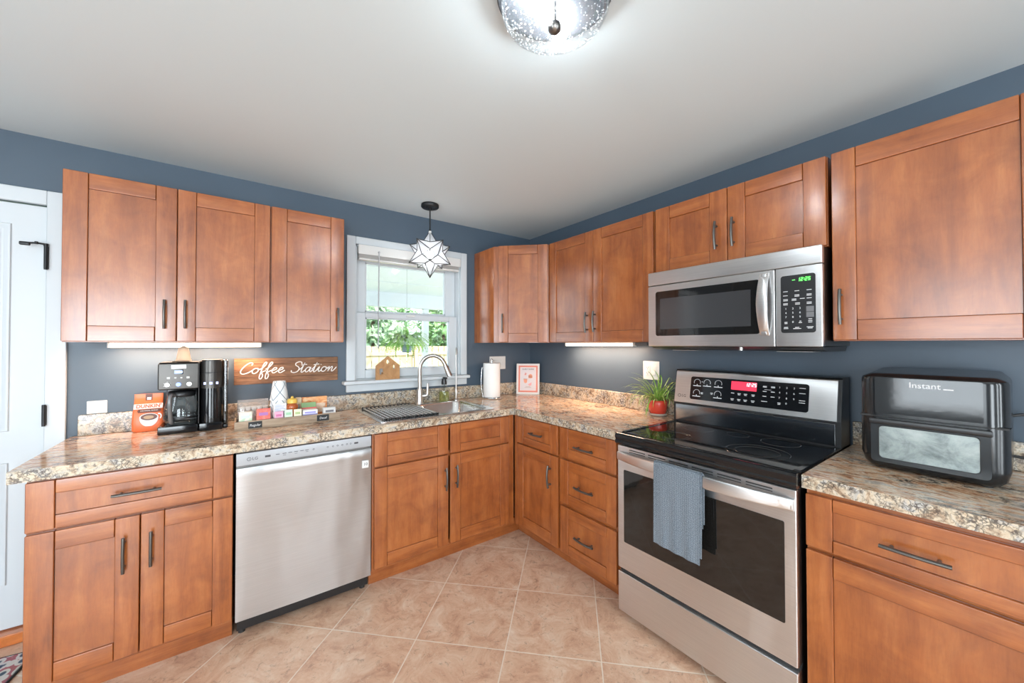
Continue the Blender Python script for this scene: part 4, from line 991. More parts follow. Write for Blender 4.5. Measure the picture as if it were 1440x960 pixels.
# ------------------------------------------------------------------ wall plates
def plate(label, loc, w_, h_, rz, parts):
    c = thing('outlet_plate', label, 'outlet', loc, rz)
    b = B(); b.box(-w_ / 2, w_ / 2, -0.006, -0.0005, -h_ / 2, h_ / 2, 0.003); b.build('plate', WHITEP, c)
    for kind, x, rot in parts:
        if kind == 'outlet':
            b = B()
            b.box(x - 0.017, x + 0.017, -0.009, -0.006, -0.034, 0.034, 0.002, 0) if not rot else b.box(x - 0.034, x + 0.034, -0.009, -0.006, -0.017, 0.017, 0.002, 0)
            for s_ in (-0.018, 0.018):
                for q in (-0.0065, 0.0065):
                    if not rot: b.box(x + q - 0.0012, x + q + 0.0012, -0.0096, -0.0088, s_ - 0.002, s_ + 0.007, 0, 1)
                    else: b.box(x + s_ - 0.002, x + s_ + 0.007, -0.0096, -0.0088, q - 0.0012, q + 0.0012, 0, 1)
                if not rot: b.cyl((x, -0.0096, s_ - 0.007), (x, -0.0088, s_ - 0.007), 0.0025, 8, 1)
                else: b.cyl((x + s_ - 0.007, -0.0096, 0), (x + s_ - 0.007, -0.0088, 0), 0.0025, 8, 1)
            b.build('outlet', [WHITEP, INK], c)
        else:
            b = B(); b.box(x - 0.0165, x + 0.0165, -0.009, -0.006, -0.033, 0.033, 0.002); b.box(x - 0.014, x + 0.014, -0.0125, -0.008, -0.030, 0.0, 0.002); b.build('rocker_switch', WHITEP, c)
plate('white outlet plate lying sideways above the backsplash, left of the coffee bag', (-2.808, 0, 1.050), 0.072, 0.064, 0, [])
plate('wide white switch and outlet plate behind the paper towels', (-0.372, 0, 1.199), 0.170, 0.114, 0, [('outlet', -0.048, 0), ('switch', 0.0, 0), ('switch', 0.048, 0)])
plate('white outlet and switch plate above the spider plant on the right wall', (0, -1.3015, 1.187), 0.122, 0.124, R90, [('outlet', -0.024, 0), ('switch', 0.024, 0)])

# ------------------------------------------------------------------ sign
c = thing('coffee_sign', 'wooden plank sign with white script lettering hanging above the coffee tray', 'sign', (-1.9715, 0, 1.1245))
def signwood():
    m, nt, p = nm('rustic_planks'); v = coords(nt, False)
    n = noise(nt, mapping(nt, v, (2.5, 10, 26)), 4, 7, 0.65, 0.6); r = ramp(nt, [(0.28, (0.10, 0.042, 0.016)), (0.5, (0.25, 0.115, 0.048)), (0.74, (0.40, 0.215, 0.10))]); nt.links.new(n.outputs['Fac'], r.inputs[0])
    n2 = noise(nt, mapping(nt, v, (3, 1, 6)), 1.7, 3, 0.6); r2_ = ramp(nt, [(0.35, (0.62, 0.55, 0.5)), (0.6, (1, 1, 1))]); nt.links.new(n2.outputs['Fac'], r2_.inputs[0])
    nt.links.new(mixc(nt, 0.9, r.outputs[0], r2_.outputs[0], 'MULTIPLY'), p.inputs['Base Color']); p.inputs['Roughness'].default_value = 0.55; return m
b = B()
for k in range(4): b.box(-0.2825, 0.2825, -0.019, -0.002, k * 0.0392, k * 0.0392 + 0.0385, 0.0012)
b.build('board', signwood(), c)
LET = {
 'C': ([[(1.20, 1.55), (1.28, 1.85), (1.05, 2.02), (0.65, 1.75), (0.25, 1.1), (0.08, 0.45), (0.25, 0.05), (0.6, 0.0), (1.05, 0.25), (1.45, 0.62)]], 1.38),
 'o': ([[(0.62, 0.95), (0.3, 0.92), (0.06, 0.55), (0.15, 0.12), (0.42, 0.02), (0.72, 0.35), (0.76, 0.75), (0.62, 0.96), (0.72, 0.78), (1.02, 0.78)]], 0.96),
 'f': ([[(-0.05, 0.72), (0.28, 1.05), (0.58, 1.65), (0.62, 2.0), (0.42, 2.02), (0.27, 1.5), (0.2, 0.6), (0.12, -0.5), (0.2, -1.0), (0.42, -0.95), (0.48, -0.4), (0.3, 0.18), (0.75, 0.5)]], 0.72),
 'e': ([[(-0.05, 0.4), (0.3, 0.52), (0.58, 0.75), (0.52, 1.0), (0.25, 0.92), (0.08, 0.5), (0.16, 0.1), (0.42, 0.02), (0.85, 0.45)]], 0.82),
 'S': ([[(1.32, 1.62), (1.22, 2.0), (0.85, 2.08), (0.48, 1.85), (0.5, 1.45), (0.9, 1.1), (1.08, 0.7), (0.9, 0.2), (0.45, 0.0), (0.08, 0.15), (0.05, 0.45)]], 1.22),
 't': ([[(-0.1, 0.55), (0.25, 1.0), (0.52, 1.9)], [(0.52, 1.9), (0.3, 0.9), (0.22, 0.2), (0.38, 0.0), (0.8, 0.5)], [(0.05, 1.42), (0.42, 1.5), (0.85, 1.55)]], 0.72),
 'a': ([[(0.74, 0.86), (0.45, 0.98), (0.14, 0.72), (0.08, 0.22), (0.28, 0.03), (0.58, 0.35), (0.78, 0.95), (0.72, 0.3), (0.86, 0.03), (1.2, 0.5)]], 1.06),
 'i': ([[(-0.05, 0.45), (0.28, 0.98), (0.2, 0.3), (0.34, 0.03), (0.68, 0.45)], [(0.40, 1.42), (0.44, 1.5)]], 0.58),
 'n': ([[(-0.05, 0.5), (0.22, 0.97), (0.2, 0.45), (0.12, 0.02)], [(0.12, 0.02), (0.4, 0.7), (0.66, 0.97), (0.72, 0.7), (0.64, 0.2), (0.82, 0.02), (1.2, 0.55), (1.32, 0.85)]], 1.1)}
b = B()
def script(txt, x0, z0, ux, uz, y):
    x = x0
    for ch in txt:
        st, adv = LET[ch]
        for s_ in st:
            pts = [(x + (px + 0.16 * pz) * ux, y, z0 + pz * uz) for px, pz in s_]
            b.tube(smooth_path(pts, 6), 0.0030, 6, 0, False, (1, 1))
        x += adv * ux
script('Coffee', -0.258, 0.064, 0.0420, 0.0325, -0.0198)
script('Station', 0.006, 0.061, 0.0398, 0.0325, -0.0198)
b.build('lettering', simple('white_script', (0.85, 0.83, 0.80), 0.6), c, wn=False)

# ------------------------------------------------------------------ coffee maker
KZ = K + 0.0006
CM = simple('dark_titanium', (0.075, 0.070, 0.065), 0.32, 0.75)
c = thing('coffee_maker', 'black and dark steel twin coffee maker with carafe side and single-cup tower', 'coffee maker', (-2.43, -0.14, KZ))
b = B(); b.box(-2.557, -2.4015, -0.240, -0.036, KZ, KZ + 0.040, 0.004).box(-2.3985, -2.301, -0.244, -0.036, KZ, KZ + 0.041, 0.004); b.build('base', BLACKG, c, True)
b = B(); b.box(-2.540, -2.415, -0.082, -0.036, KZ + 0.040, 1.140, 0.004); b.build('rear_column', BLACKP, c, True)
b = B(); b.box(-2.5575, -2.399, -0.240, -0.036, 1.137, 1.2715, 0.006); hd = b.build('brew_head', CM, c, True)
b = B(); b.box(-2.553, -2.4035, -0.235, -0.04, 1.2715, 1.2755, 0.002); b.box(-2.51, -2.44, -0.2, -0.09, 1.2755, 1.279, 0.0015); b.build('lid', BLACKP, c, True)
yf = -0.2405
b = B(); b.box(-2.507, -2.450, yf - 0.001, yf + 0.001, 1.243, 1.262, 0.0008); b.build('name_plate', simple('silver_plate', (0.72, 0.72, 0.70), 0.3, 0.4), hd, True)
b = B(); b.box(-2.4985, -2.4615, yf - 0.0008, yf + 0.001, 1.215, 1.238, 0.001); b.build('display_bezel', BLACKG, hd, True)
b = B(); b.box(-2.4945, -2.4655, yf - 0.0012, yf, 1.219, 1.234); b.build('clock_display', BLUED, hd, True)
b = B(); add_seven(b, '12:26', 0.009, (-2.4905, yf - 0.0014, 1.2222), (1, 0, 0), (0, 0, 1)); b.build('clock_digits', simple('lcd_pale', (0.7, 0.75, 1), 0.4, 0, 0.5, 0, (0.7, 0.78, 1), 1.0), hd, True)
for x, s_ in ((-2.517, 0.0062), (-2.491, 0.0042), (-2.468, 0.0042), (-2.4425, 0.0062)):
    b = B(); b.box(x - s_, x + s_, yf - 0.0022, yf, 1.197 - s_ * .8, 1.197 + s_ * .8, 0.001); b.build('button', WHITEP, hd, True)
for x, m_ in ((-2.5215, NICKEL), (-2.479, BLUED), (-2.4375, NICKEL)):
    b = B(); b.cyl((x, yf + 0.001, 1.1635), (x, yf - 0.008, 1.1635), 0.0098, 20); b.box(x - 0.0016, x + 0.0016, yf - 0.0095, yf - 0.007, 1.156, 1.171, 0.0005); b.build('knob', m_, hd, True)
b = B()
for a in range(-30, 211, 60): b.box(-2.5215 + 0.014 * math.cos(math.radians(a)) - 0.002, -2.5215 + 0.014 * math.cos(math.radians(a)) + 0.002, yf - 0.0004, yf + 0.0004, 1.1635 + 0.014 * math.sin(math.radians(a)) - 0.0006, 1.1635 + 0.014 * math.sin(math.radians(a)) + 0.0006)
b.build('dial_marks', LEGEND, hd, True)
def tower(b, z0, z1, i=0.0, mi=0):
    pts = [(-2.303 - i, -0.04), (-2.303 - i, -0.200)]
    for k in range(9):
        a = -pi * k / 8; pts.append((-2.350 + (0.047 - i) * math.cos(a), -0.200 + (0.045 - i) * math.sin(a)))
    pts += [(-2.397 + i, -0.200), (-2.397 + i, -0.04)]
    b.prism(pts, lambda p: (p[0], p[1], z0), lambda p: (p[0], p[1], z1), mi)
b = B(); tower(b, KZ + 0.041, 1.135, 0.003); b.build('cup_bay', BLACKG, c, True)
b = B(); tower(b, 1.135, 1.214); tw = b.build('pod_head', CM, c, True)
b = B(); tower(b, 1.214, 1.219, 0.003); b.build('seam', BLACKM, c, True)
b = B(); tower(b, 1.219, 1.2775); b.build('pod_lid', CM, c, True)
b = B(); tower(b, 1.2775, 1.284, 0.006); b.build('lid_cap', BLACKP, c, True)
for x in (-2.3745, -2.3505, -2.3265):
    yy = -0.200 - math.sqrt(max(0.047 ** 2 - (x + 2.350) ** 2, 0)) * 0.045 / 0.047
    b = B(); b.box(x - 0.0065, x + 0.0065, yy - 0.0012, yy + 0.004, 1.155, 1.168, 0.0008); b.build('lit_button', simple('pale_blue_key', (0.5, 0.55, 0.9), 0.3, 0, 0.5, 0, (0.45, 0.52, 1.0), 0.9), tw, True)
b = B(); b.box(-2.4015, -2.3985, -0.236, -0.04, KZ + 0.04, 1.27); b.build('divider', BLACKM, c, True)
b = B(); b.box(-2.301, -2.279, -0.215, -0.05, KZ + 0.02, 1.284, 0.006); b.build('water_tank', SMOKE, c, True)
b = B(); b.box(-2.301, -2.280, -0.213, -0.052, KZ, KZ + 0.02, 0.003); b.build('tank_foot', BLACKP, c, True)
c = thing('coffee_carafe', 'glass coffee carafe with dark handle standing in the coffee maker', 'carafe', (-2.474, -0.160, KZ + 0.0405))
CZ = KZ + 0.0408
b = B(); pr2 = [(0.001, 0.0), (0.058, 0.0), (0.068, 0.012), (0.0715, 0.04), (0.069, 0.075), (0.060, 0.115), (0.053, 0.145), (0.055, 0.155)]
b.lathe(pr2, (-2.474, -0.160, CZ), 36, 0, False); b.build('glass', CLEARG, c, True, fix=False)
b = B(); b.lathe([(0.0715, 0.028), (0.0722, 0.034), (0.0715, 0.04)], (-2.474, -0.160, CZ), 36, 0, False); b.build('band', BLACKP, c, True)
b = B(); b.lathe([(0.0535, 0.14), (0.0565, 0.146), (0.0565, 0.16), (0.05, 0.168), (0.02, 0.172), (0.001, 0.172)], (-2.474, -0.160, CZ), 30, 0, False); b.build('lid', BLACKP, c, True)
b = B(); hx, hy_ = -0.40, -0.9165
def hp(r, z): return (-2.474 + hx * r, -0.160 + hy_ * r, CZ + z)
b.tube(smooth_path([hp(0.055, 0.150), hp(0.085, 0.152), hp(0.094, 0.12), hp(0.090, 0.07), hp(0.082, 0.02), hp(0.074, 0.014)], 5), 0.0095, 10, 0, False, (1, 1)); b.build('handle', simple('handle_grey', (0.18, 0.18, 0.18), 0.25, 0.3), c, True)
b = B(); b.lathe([(0.0325, 0), (0.034, 0.002), (0.033, 0.005), (0.030, 0.008), (0.0215, 0.066), (0.020, 0.070), (0.010, 0.072), (0.008, 0.0745), (0.006, 0.077), (0.001, 0.077)], (0, 0, 0), 28)
o = b.build('frosted_cup', glassy('frosted_plastic', (0.85, 0.83, 0.8), 0.1, 0.25, 0.80, (0.50, 0.46, 0.41)), loc=(-2.468, -0.150, 1.2795)); tag(o, 'small frosted cup turned upside down on top of the coffee maker', 'cup')

# ------------------------------------------------------------------ coffee bag
c = thing('coffee_bag', 'orange bag of ground coffee with a printed white cup, left of the coffee maker', 'bag', (-2.612, -0.055, KZ))
ORG = simple('orange_foil', (0.85, 0.17, 0.05), 0.33, 0, 0.5, bump=(9, 0.5)); BROWN = simple('brown_print', (0.12, 0.035, 0.02), 0.4); WPR = simple('white_print', (0.82, 0.80, 0.77), 0.4); PINKT = simple('orange_pink_print', (0.75, 0.16, 0.09), 0.4)
b = B(); rings = []
for z, hw, d, yc in ((0.0, 0.056, 0.026, -0.056), (0.006, 0.0615, 0.030, -0.056), (0.05, 0.0625, 0.031, -0.056), (0.10, 0.060, 0.026, -0.053), (0.135, 0.0565, 0.016, -0.049), (0.160, 0.056, 0.006, -0.046), (0.175, 0.0555, 0.004, -0.045), (0.192, 0.056, 0.0035, -0.045)):
    n = 20; rings.append([(-2.612 + hw * (abs(math.cos(2 * pi * k / n)) ** 0.35) * (1 if math.cos(2 * pi * k / n) >= 0 else -1), yc + d * (abs(math.sin(2 * pi * k / n)) ** 0.5) * (1 if math.sin(2 * pi * k / n) >= 0 else -1), KZ + z) for k in range(n)])
b.loft(rings); b.build('bag_body', ORG, c, True)
def bagy(z):
    P_ = [(0.0, -0.082), (0.006, -0.086), (0.05, -0.087), (0.10, -0.079), (0.135, -0.065), (0.160, -0.052), (0.175, -0.049), (0.192, -0.0485)]
    for (a, ya), (b2, yb) in zip(P_, P_[1:]):
        if a <= z <= b2: return ya + (yb - ya) * (z - a) / (b2 - a) - 0.0012
    return -0.0497
def decal(b, poly, mi=0, lift=0.0):
    """subdivided decal that follows the bag front (poly in x offset / height)"""
    xs = [p[0] for p in poly]; zs = [p[1] for p in poly]
    b.add([(-2.612 + x, bagy(z) - lift, KZ + z) for x, z in poly], [list(range(len(poly)))], mi)
def ell(cx, cz, rx, rz_, n=20, a0=0, a1=360): return [(cx + rx * math.cos(math.radians(a0 + (a1 - a0) * k / n)), cz + rz_ * math.sin(math.radians(a0 + (a1 - a0) * k / n))) for k in range(n if a1 - a0 == 360 else n + 1)]
b = B()
for k in range(6):
    z0 = 0.1165 + k * 0.0042
    decal(b, [(-0.055, z0), (0.0555, z0), (0.0555, z0 + 0.0042), (-0.055, z0 + 0.0042)])
b.build('white_band', WPR, c, True, fix=False, wn=False)
b = B(); tl = Vector((0, 0.013, 0.035)).normalized()
add_text(b, "DUNKIN'", 0.0255, (-2.610, bagy(0.129) - 0.0018, KZ + 0.1295), (1, 0, 0), tl, 0.0006, 0, 'CENTER', 0.92, 0, 0.0008); b.build('lettering', PINKT, c, True)
b = B()
for k in range(4):
    z0 = 0.098 + k * 0.0042; e_ = (0.003, 0, 0, 0.003)[k]
    decal(b, [(-0.040 + e_, z0), (0.050 - e_, z0), (0.050 - e_, z0 + 0.0042), (-0.040 + e_, z0 + 0.0042)], 0, 0.0005)
b.build('brown_ribbon', BROWN, c, True, fix=False, wn=False)
b = B(); add_text(b, 'ORIGINAL BLEND', 0.0085, (-2.607, bagy(0.107) - 0.0012, KZ + 0.1075), (1, 0, 0), (0, 0.2, 1)); b.build('ribbon_text', WPR, c, True)
b = B()
decal(b, [(x, max(z, 0.028)) for x, z in ell(0.005, 0.074, 0.036, 0.048, 20, 180, 360)], 0, 0.0006)
decal(b, ell(0.005, 0.074, 0.036, 0.020), 0, 0.001); decal(b, ell(0.005, 0.075, 0.032, 0.0165), 1, 0.0016); decal(b, ell(0.004, 0.074, 0.020, 0.009), 2, 0.0022)
for k in range(10):
    a, a2 = math.radians(-60 + 18 * k), math.radians(-60 + 18 * (k + 1))
    decal(b, [(0.043 + 0.011 * math.cos(a), 0.076 + 0.016 * math.sin(a)), (0.043 + 0.011 * math.cos(a2), 0.076 + 0.016 * math.sin(a2)), (0.043 + 0.006 * math.cos(a2), 0.076 + 0.010 * math.sin(a2)), (0.043 + 0.006 * math.cos(a), 0.076 + 0.010 * math.sin(a))], 0, 0.0012)
b.build('cup_print', [WPR, BROWN, simple('crema_print', (0.45, 0.27, 0.14), 0.4)], c, True, fix=False, wn=False)
b = B()
decal(b, [(-0.013, 0.158), (0.014, 0.158), (0.014, 0.175), (-0.013, 0.175)], 0, 0.0005); decal(b, [(-0.013, 0.175), (0.014, 0.175), (0.014, 0.1915), (-0.013, 0.1915)], 0, 0.0005); decal(b, [(-0.007, 0.161), (0.009, 0.161), (0.009, 0.174), (-0.007, 0.174)], 1, 0.0012)
b.build('seal_tab', [BROWN, WPR], c, True, fix=False, wn=False)

# ------------------------------------------------------------------ tray and its contents
TW = wood('pale_tray_wood', (1.6, 14, 14), 1.0, 0.5)
def traywood():
    m, nt, p = nm('weathered_tray'); v = coords(nt, False)
    n = noise(nt, mapping(nt, v, (2.0, 14, 18)), 4, 6, 0.6, 0.4); r = ramp(nt, [(0.3, (0.26, 0.18, 0.12)), (0.55, (0.42, 0.31, 0.215)), (0.75, (0.52, 0.40, 0.29))]); nt.links.new(n.outputs['Fac'], r.inputs[0])
    nt.links.new(r.outputs[0], p.inputs['Base Color']); p.inputs['Roughness'].default_value = 0.6; return m
TRAY = traywood()
c = thing('coffee_tray', 'long shallow wooden tray with two chalk labels, holding coffee supplies', 'tray', (-1.9965, -0.27, KZ))
TX0, TX1, TY0, TY1 = -2.2505, -1.742, -0.350, -0.190
b = B(); b.box(TX0, TX1, TY0, TY1, KZ, KZ + 0.007, 0.001).box(TX0, TX1, TY0, TY0 + 0.009, KZ + 0.007, KZ + 0.045, 0.0015).box(TX0, TX1, TY1 - 0.009, TY1, KZ + 0.007, KZ + 0.045, 0.0015).box(TX0, TX0 + 0.009, TY0 + 0.009, TY1 - 0.009, KZ + 0.007, KZ + 0.045, 0.0015).box(TX1 - 0.009, TX1, TY0 + 0.009, TY1 - 0.009, KZ + 0.007, KZ + 0.045, 0.0015)
b.build('box', TRAY, c, True)
CHK = simple('chalkboard', (0.03, 0.032, 0.034), 0.7); CHT = simple('chalk', (0.8, 0.8, 0.8), 0.8)
for x0, x1, t in ((-2.191, -2.130, 'Regular'), (-1.866, -1.802, 'Decaf')):
    b = B(); b.box(x0, x1, TY0 - 0.002, TY0, KZ + 0.005, KZ + 0.040, 0.0008, 0); add_text(b, t, 0.0185, ((x0 + x1) / 2, TY0 - 0.0024, KZ + 0.0215), (1, 0, 0), (0, 0, 1), 0.0006, 1, 'CENTER', 0.88, 0.15); b.build('chalk_label', [CHK, CHT], c, True)
TZ = KZ + 0.0075
def cupm():
    m, nt, p = nm('printed_cup'); v = coords(nt, False)
    sp = nt.nodes.new('ShaderNodeSeparateXYZ'); nt.links.new(v, sp.inputs[0])
    at = math_(nt, 'ARCTAN2', sp.outputs[1], sp.outputs[0])
    u = math_(nt, 'MULTIPLY', at, 2 / pi); vv = math_(nt, 'MULTIPLY', sp.outputs[2], 11.0)
    def line(op):
        q = math_(nt, 'FRACT', math_(nt, op, u, vv)); return math_(nt, 'LESS_THAN', math_(nt, 'ABSOLUTE', math_(nt, 'SUBTRACT', q, 0.5)), 0.035)
    f = math_(nt, 'MAXIMUM', line('ADD'), line('SUBTRACT'))
    nt.links.new(mixc(nt, f, (0.80, 0.82, 0.83), (0.13, 0.19, 0.24)), p.inputs['Base Color']); p.inputs['Roughness'].default_value = 0.5; return m
CUP = cupm()
proto = None
for k in range(5):
    loc = (-2.044, -0.247, TZ + k * 0.0315)
    lab = ('topmost paper cup of the upside-down stack in the tray, white with crossing dark lines' if k == 4 else 'paper cup nested under the topmost cup of the upside-down stack in the tray')
    if proto is None:
        b = B(); b.lathe([(0.0455, 0.0), (0.047, 0.001), (0.047, 0.004), (0.0455, 0.005), (0.0315, 0.105), (0.0300, 0.107), (0.029, 0.104), (0.001, 0.104)], (0, 0, 0), 32, 0, False); b.lathe([(0.0455, 0.0), (0.0440, 0.003), (0.0300, 0.1035), (0.001, 0.1035)], (0, 0, 0), 32, 0, False)
        proto = o = b.build('paper_cup', CUP, loc=loc, fix=False); tag(o, lab, 'cup', 'nested paper cups in the tray')
    else:
        o = proto.copy(); COL.objects.link(o); o.location = loc; o['label'] = lab; o['group'] = 'nested paper cups in the tray'
# clear bag of creamers
c = thing('clear_pouch', 'clear plastic pouch of pale pods at the left end of the coffee tray', 'pouch', (-2.155, -0.235, TZ))
b = B(); rings = []
for z, d in ((0.0, 0.026), (0.03, 0.032), (0.08, 0.030), (0.115, 0.018), (0.130, 0.004), (0.138, 0.0025)):
    n = 20; rings.append([(-2.167 + 0.071 * (abs(math.cos(2 * pi * k / n)) ** 0.4) * (1 if math.cos(2 * pi * k / n) >= 0 else -1), -0.235 + d * math.sin(2 * pi * k / n) + 0.002 * math.sin(k * 2.1 + z * 80), TZ + z) for k in range(n)])
b.loft(rings); b.build('wrap', CLRPL, c, True)
POD = simple('pale_pod', (0.72, 0.66, 0.60), 0.5); kk = 0
for zi in range(4):
    for xi in range(5):
        x = -2.2215 + xi * 0.0262 + (0.006 if zi % 2 else 0); 
        b = B(); b.lathe([(0.001, 0), (0.009, 0), (0.0125, 0.018), (0.0145, 0.019), (0.0145, 0.021), (0.001, 0.021)], (x, -0.235, TZ + 0.003 + zi * 0.025), 12); b.build('pod', POD, c, True); kk += 1
# honey bottle
c = thing('honey_bottle', 'round amber honey bottle with a yellow cap in the tray', 'bottle', (-1.985, -0.297, TZ))
b = B(); b.lathe([(0.001, 0), (0.021, 0), (0.025, 0.006), (0.025, 0.045), (0.020, 0.056), (0.024, 0.066), (0.030, 0.080), (0.030, 0.094), (0.022, 0.106), (0.017, 0.110), (0.001, 0.110)], (-1.985, -0.297, TZ), 28); b.build('bottle_body', simple('amber_honey', (0.42, 0.10, 0.025), 0.15, 0, 0.6, bump=(40, 0.3)), c, True)
b = B(); b.lathe([(0.0255, 0.1085), (0.0265, 0.112), (0.0255, 0.126), (0.020, 0.133), (0.008, 0.136), (0.006, 0.146), (0.001, 0.147)], (-1.985, -0.297, TZ), 24); b.build('cap', simple('yellow_cap', (0.80, 0.50, 0.09), 0.35), c, True)
# boxes at the back
def stripe_box(name, label, cat, x0, x1, y0, y1, z1, cols, tilt=0):
    c = thing(name, label, cat, ((x0 + x1) / 2, (y0 + y1) / 2, TZ))
    b = B(); b.box(x0, x1, y0, y1, TZ, TZ + z1, 0.001); b.build('carton', cols[0], c, True)
    return c
def mottled(name, c0, c1, c2, sc=18):
    m, nt, p = nm(name); v = coords(nt, False); n = noise(nt, v, sc, 5, 0.6, 1.2); r = ramp(nt, [(0.34, c0), (0.5, c1), (0.66, c2)]); nt.links.new(n.outputs['Fac'], r.inputs[0]); nt.links.new(r.outputs[0], p.inputs['Base Color']); p.inputs['Roughness'].default_value = 0.4; return m
ORB = mottled('orange_carton', (0.55, 0.15, 0.04), (0.78, 0.32, 0.10), (0.85, 0.62, 0.35))
c = stripe_box('tea_carton', 'orange printed tea carton at the back right of the coffee tray', 'carton', -1.925, -1.790, -0.220, -0.201, 0.124, [ORB])
b = B(); b.box(-1.865, -1.800, -0.2212, -0.220, TZ + 0.03, TZ + 0.085, 0.0005); b.build('picture_print', mottled('drink_print', (0.60, 0.26, 0.16), (0.80, 0.55, 0.38), (0.82, 0.74, 0.62), 30), c, True)
c = stripe_box('filter_carton', 'cream and orange carton standing left of the orange tea carton', 'carton', -1.958, -1.929, -0.220, -0.201, 0.126, [mottled('cream_carton', (0.75, 0.62, 0.35), (0.80, 0.68, 0.45), (0.75, 0.35, 0.12))])
c = stripe_box('printed_packet', 'white packet with lines of blue print behind the pink sachets in the tray', 'packet', -2.076, -2.014, -0.306, -0.296, 0.112, [WPR])
b = B()
for i in range(9):
    z = TZ + 0.042 + i * 0.0075; b.box(-2.071, -2.071 + (0.045, 0.052, 0.038, 0.05, 0.03, 0.052, 0.044, 0.05, 0.036)[i], -0.3068, -0.306, z, z + 0.0022)
b.build('blue_print', simple('blue_print', (0.12, 0.22, 0.50), 0.5), c, True)
# front row: white-purple tea box with open lid
c = thing('tea_box', 'small white tea box with purple print and open green lid, right half of tray', 'box', (-1.897, -0.295, TZ))
b = B(); b.box(-1.935, -1.858, -0.325, -0.270, TZ, TZ + 0.064, 0.001); b.build('carton', WPR, c, True)
b = B(); b.box(-1.925, -1.868, -0.3256, -0.325, TZ + 0.044, TZ + 0.054); b.box(-1.933, -1.86, -0.3256, -0.325, TZ + 0.034, TZ + 0.041); b.build('purple_print', simple('purple_print', (0.36, 0.33, 0.68), 0.5), c, True)
b = B(); b.loft([[(-1.935, -0.270, TZ + 0.063), (-1.858, -0.270, TZ + 0.063), (-1.858, -0.268, TZ + 0.063), (-1.935, -0.268, TZ + 0.063)], [(-1.935, -0.258, TZ + 0.098), (-1.858, -0.258, TZ + 0.098), (-1.858, -0.256, TZ + 0.098), (-1.935, -0.256, TZ + 0.098)]]); b.build('lid', simple('green_lid', (0.22, 0.36, 0.16), 0.45), c, True)
b = B(); b.box(-1.935, -1.858, -0.2745, -0.2705, TZ + 0.064, TZ + 0.071); b.build('red_trim', simple('red_trim', (0.62, 0.10, 0.09), 0.45), c, True)
# sachets
def sachets(label, group, x, w_, h_, col, n, y0=-0.332, dy=0.0085, printcol=None):
    first = None
    for k in range(n):
        loc = (x + 0.0015 * (k % 2), y0 + k * dy, TZ); lean = math.radians(-6 + 2 * k)
        if first is None:
            b = B(); b.loft([[(-w_ / 2, -d, z), (w_ / 2, -d, z), (w_ / 2, d, z), (-w_ / 2, d, z)] for z, d in ((0.001, 0.0008), (0.008, 0.003), (h_ - 0.009, 0.003), (h_, 0.0008))], 0)
            if printcol: b.box(-w_ * 0.33, w_ * 0.33, -0.0036, -0.0030, h_ * 0.62, h_ * 0.80, 0, 1)
            first = o = b.build('sachet', [col, printcol] if printcol else [col], loc=loc)
        else:
            o = first.copy(); COL.objects.link(o); o.location = loc
        o.rotation_euler = (lean, 0, 0); tag(o, label, 'sachet', group)
sachets('pastel striped sachet in the leftmost row of the coffee tray', 'pastel sachets in the tray', -2.203, 0.056, 0.082, mottled('pastel_sachet', (0.45, 0.62, 0.40), (0.80, 0.72, 0.62), (0.80, 0.52, 0.50), 26), 4, -0.331, 0.0085, simple('pastel_print', (0.62, 0.70, 0.75), 0.5))
sachets('red and pink sachet second from the left in the coffee tray', 'red sachets in the tray', -2.123, 0.062, 0.092, mottled('red_sachet', (0.72, 0.10, 0.07), (0.78, 0.17, 0.13), (0.80, 0.36, 0.24), 20), 4, -0.331, 0.0085, simple('violet_print', (0.40, 0.16, 0.42), 0.5))
sachets('pink sweetener sachet in the middle of the coffee tray', 'pink sachets in the tray', -2.052, 0.040, 0.070, simple('pink_sachet', (0.80, 0.42, 0.56), 0.5), 2, -0.331, 0.0085, simple('magenta_print', (0.62, 0.16, 0.34), 0.5))
sachets('mint green sweetener sachet beside the pink ones in the tray', 'green sachets in the tray', -2.006, 0.038, 0.077, simple('mint_sachet', (0.66, 0.78, 0.62), 0.5), 1, -0.3365, 0.0085, simple('green_print', (0.35, 0.60, 0.38), 0.5))
sachets('cream coloured sweetener sachet left of the white tea box in the tray', 'cream sachets in the tray', -1.961, 0.038, 0.075, simple('cream_sachet', (0.82, 0.78, 0.56), 0.5), 1, -0.3365, 0.0085, simple('olive_print', (0.45, 0.55, 0.25), 0.5))
sachets('grey and white sachet at the right end of the coffee tray', 'grey sachets in the tray', -1.795, 0.066, 0.066, simple('grey_sachet', (0.62, 0.60, 0.58), 0.4), 5, -0.331, 0.0095, simple('dark_print', (0.14, 0.13, 0.14), 0.5))
b = B(); b.cyl((0, 0, 0), (0, 0, 0.003), 0.030, 24); b.lathe([(0.001, 0.003), (0.030, 0.003), (0.030, 0.02), (0.024, 0.085), (0.022, 0.092), (0.001, 0.092)], (0, 0, 0), 24)
o = b.build('grey_jar', simple('grey_jar', (0.26, 0.28, 0.28), 0.4), loc=(-1.955, -0.262 + 0.02, TZ)); o.location = (-1.960, -0.2445, TZ)
o.scale = (0.75, 0.75, 1.0); tag(o, 'small grey jar between the honey bottle and the white tea box', 'jar')

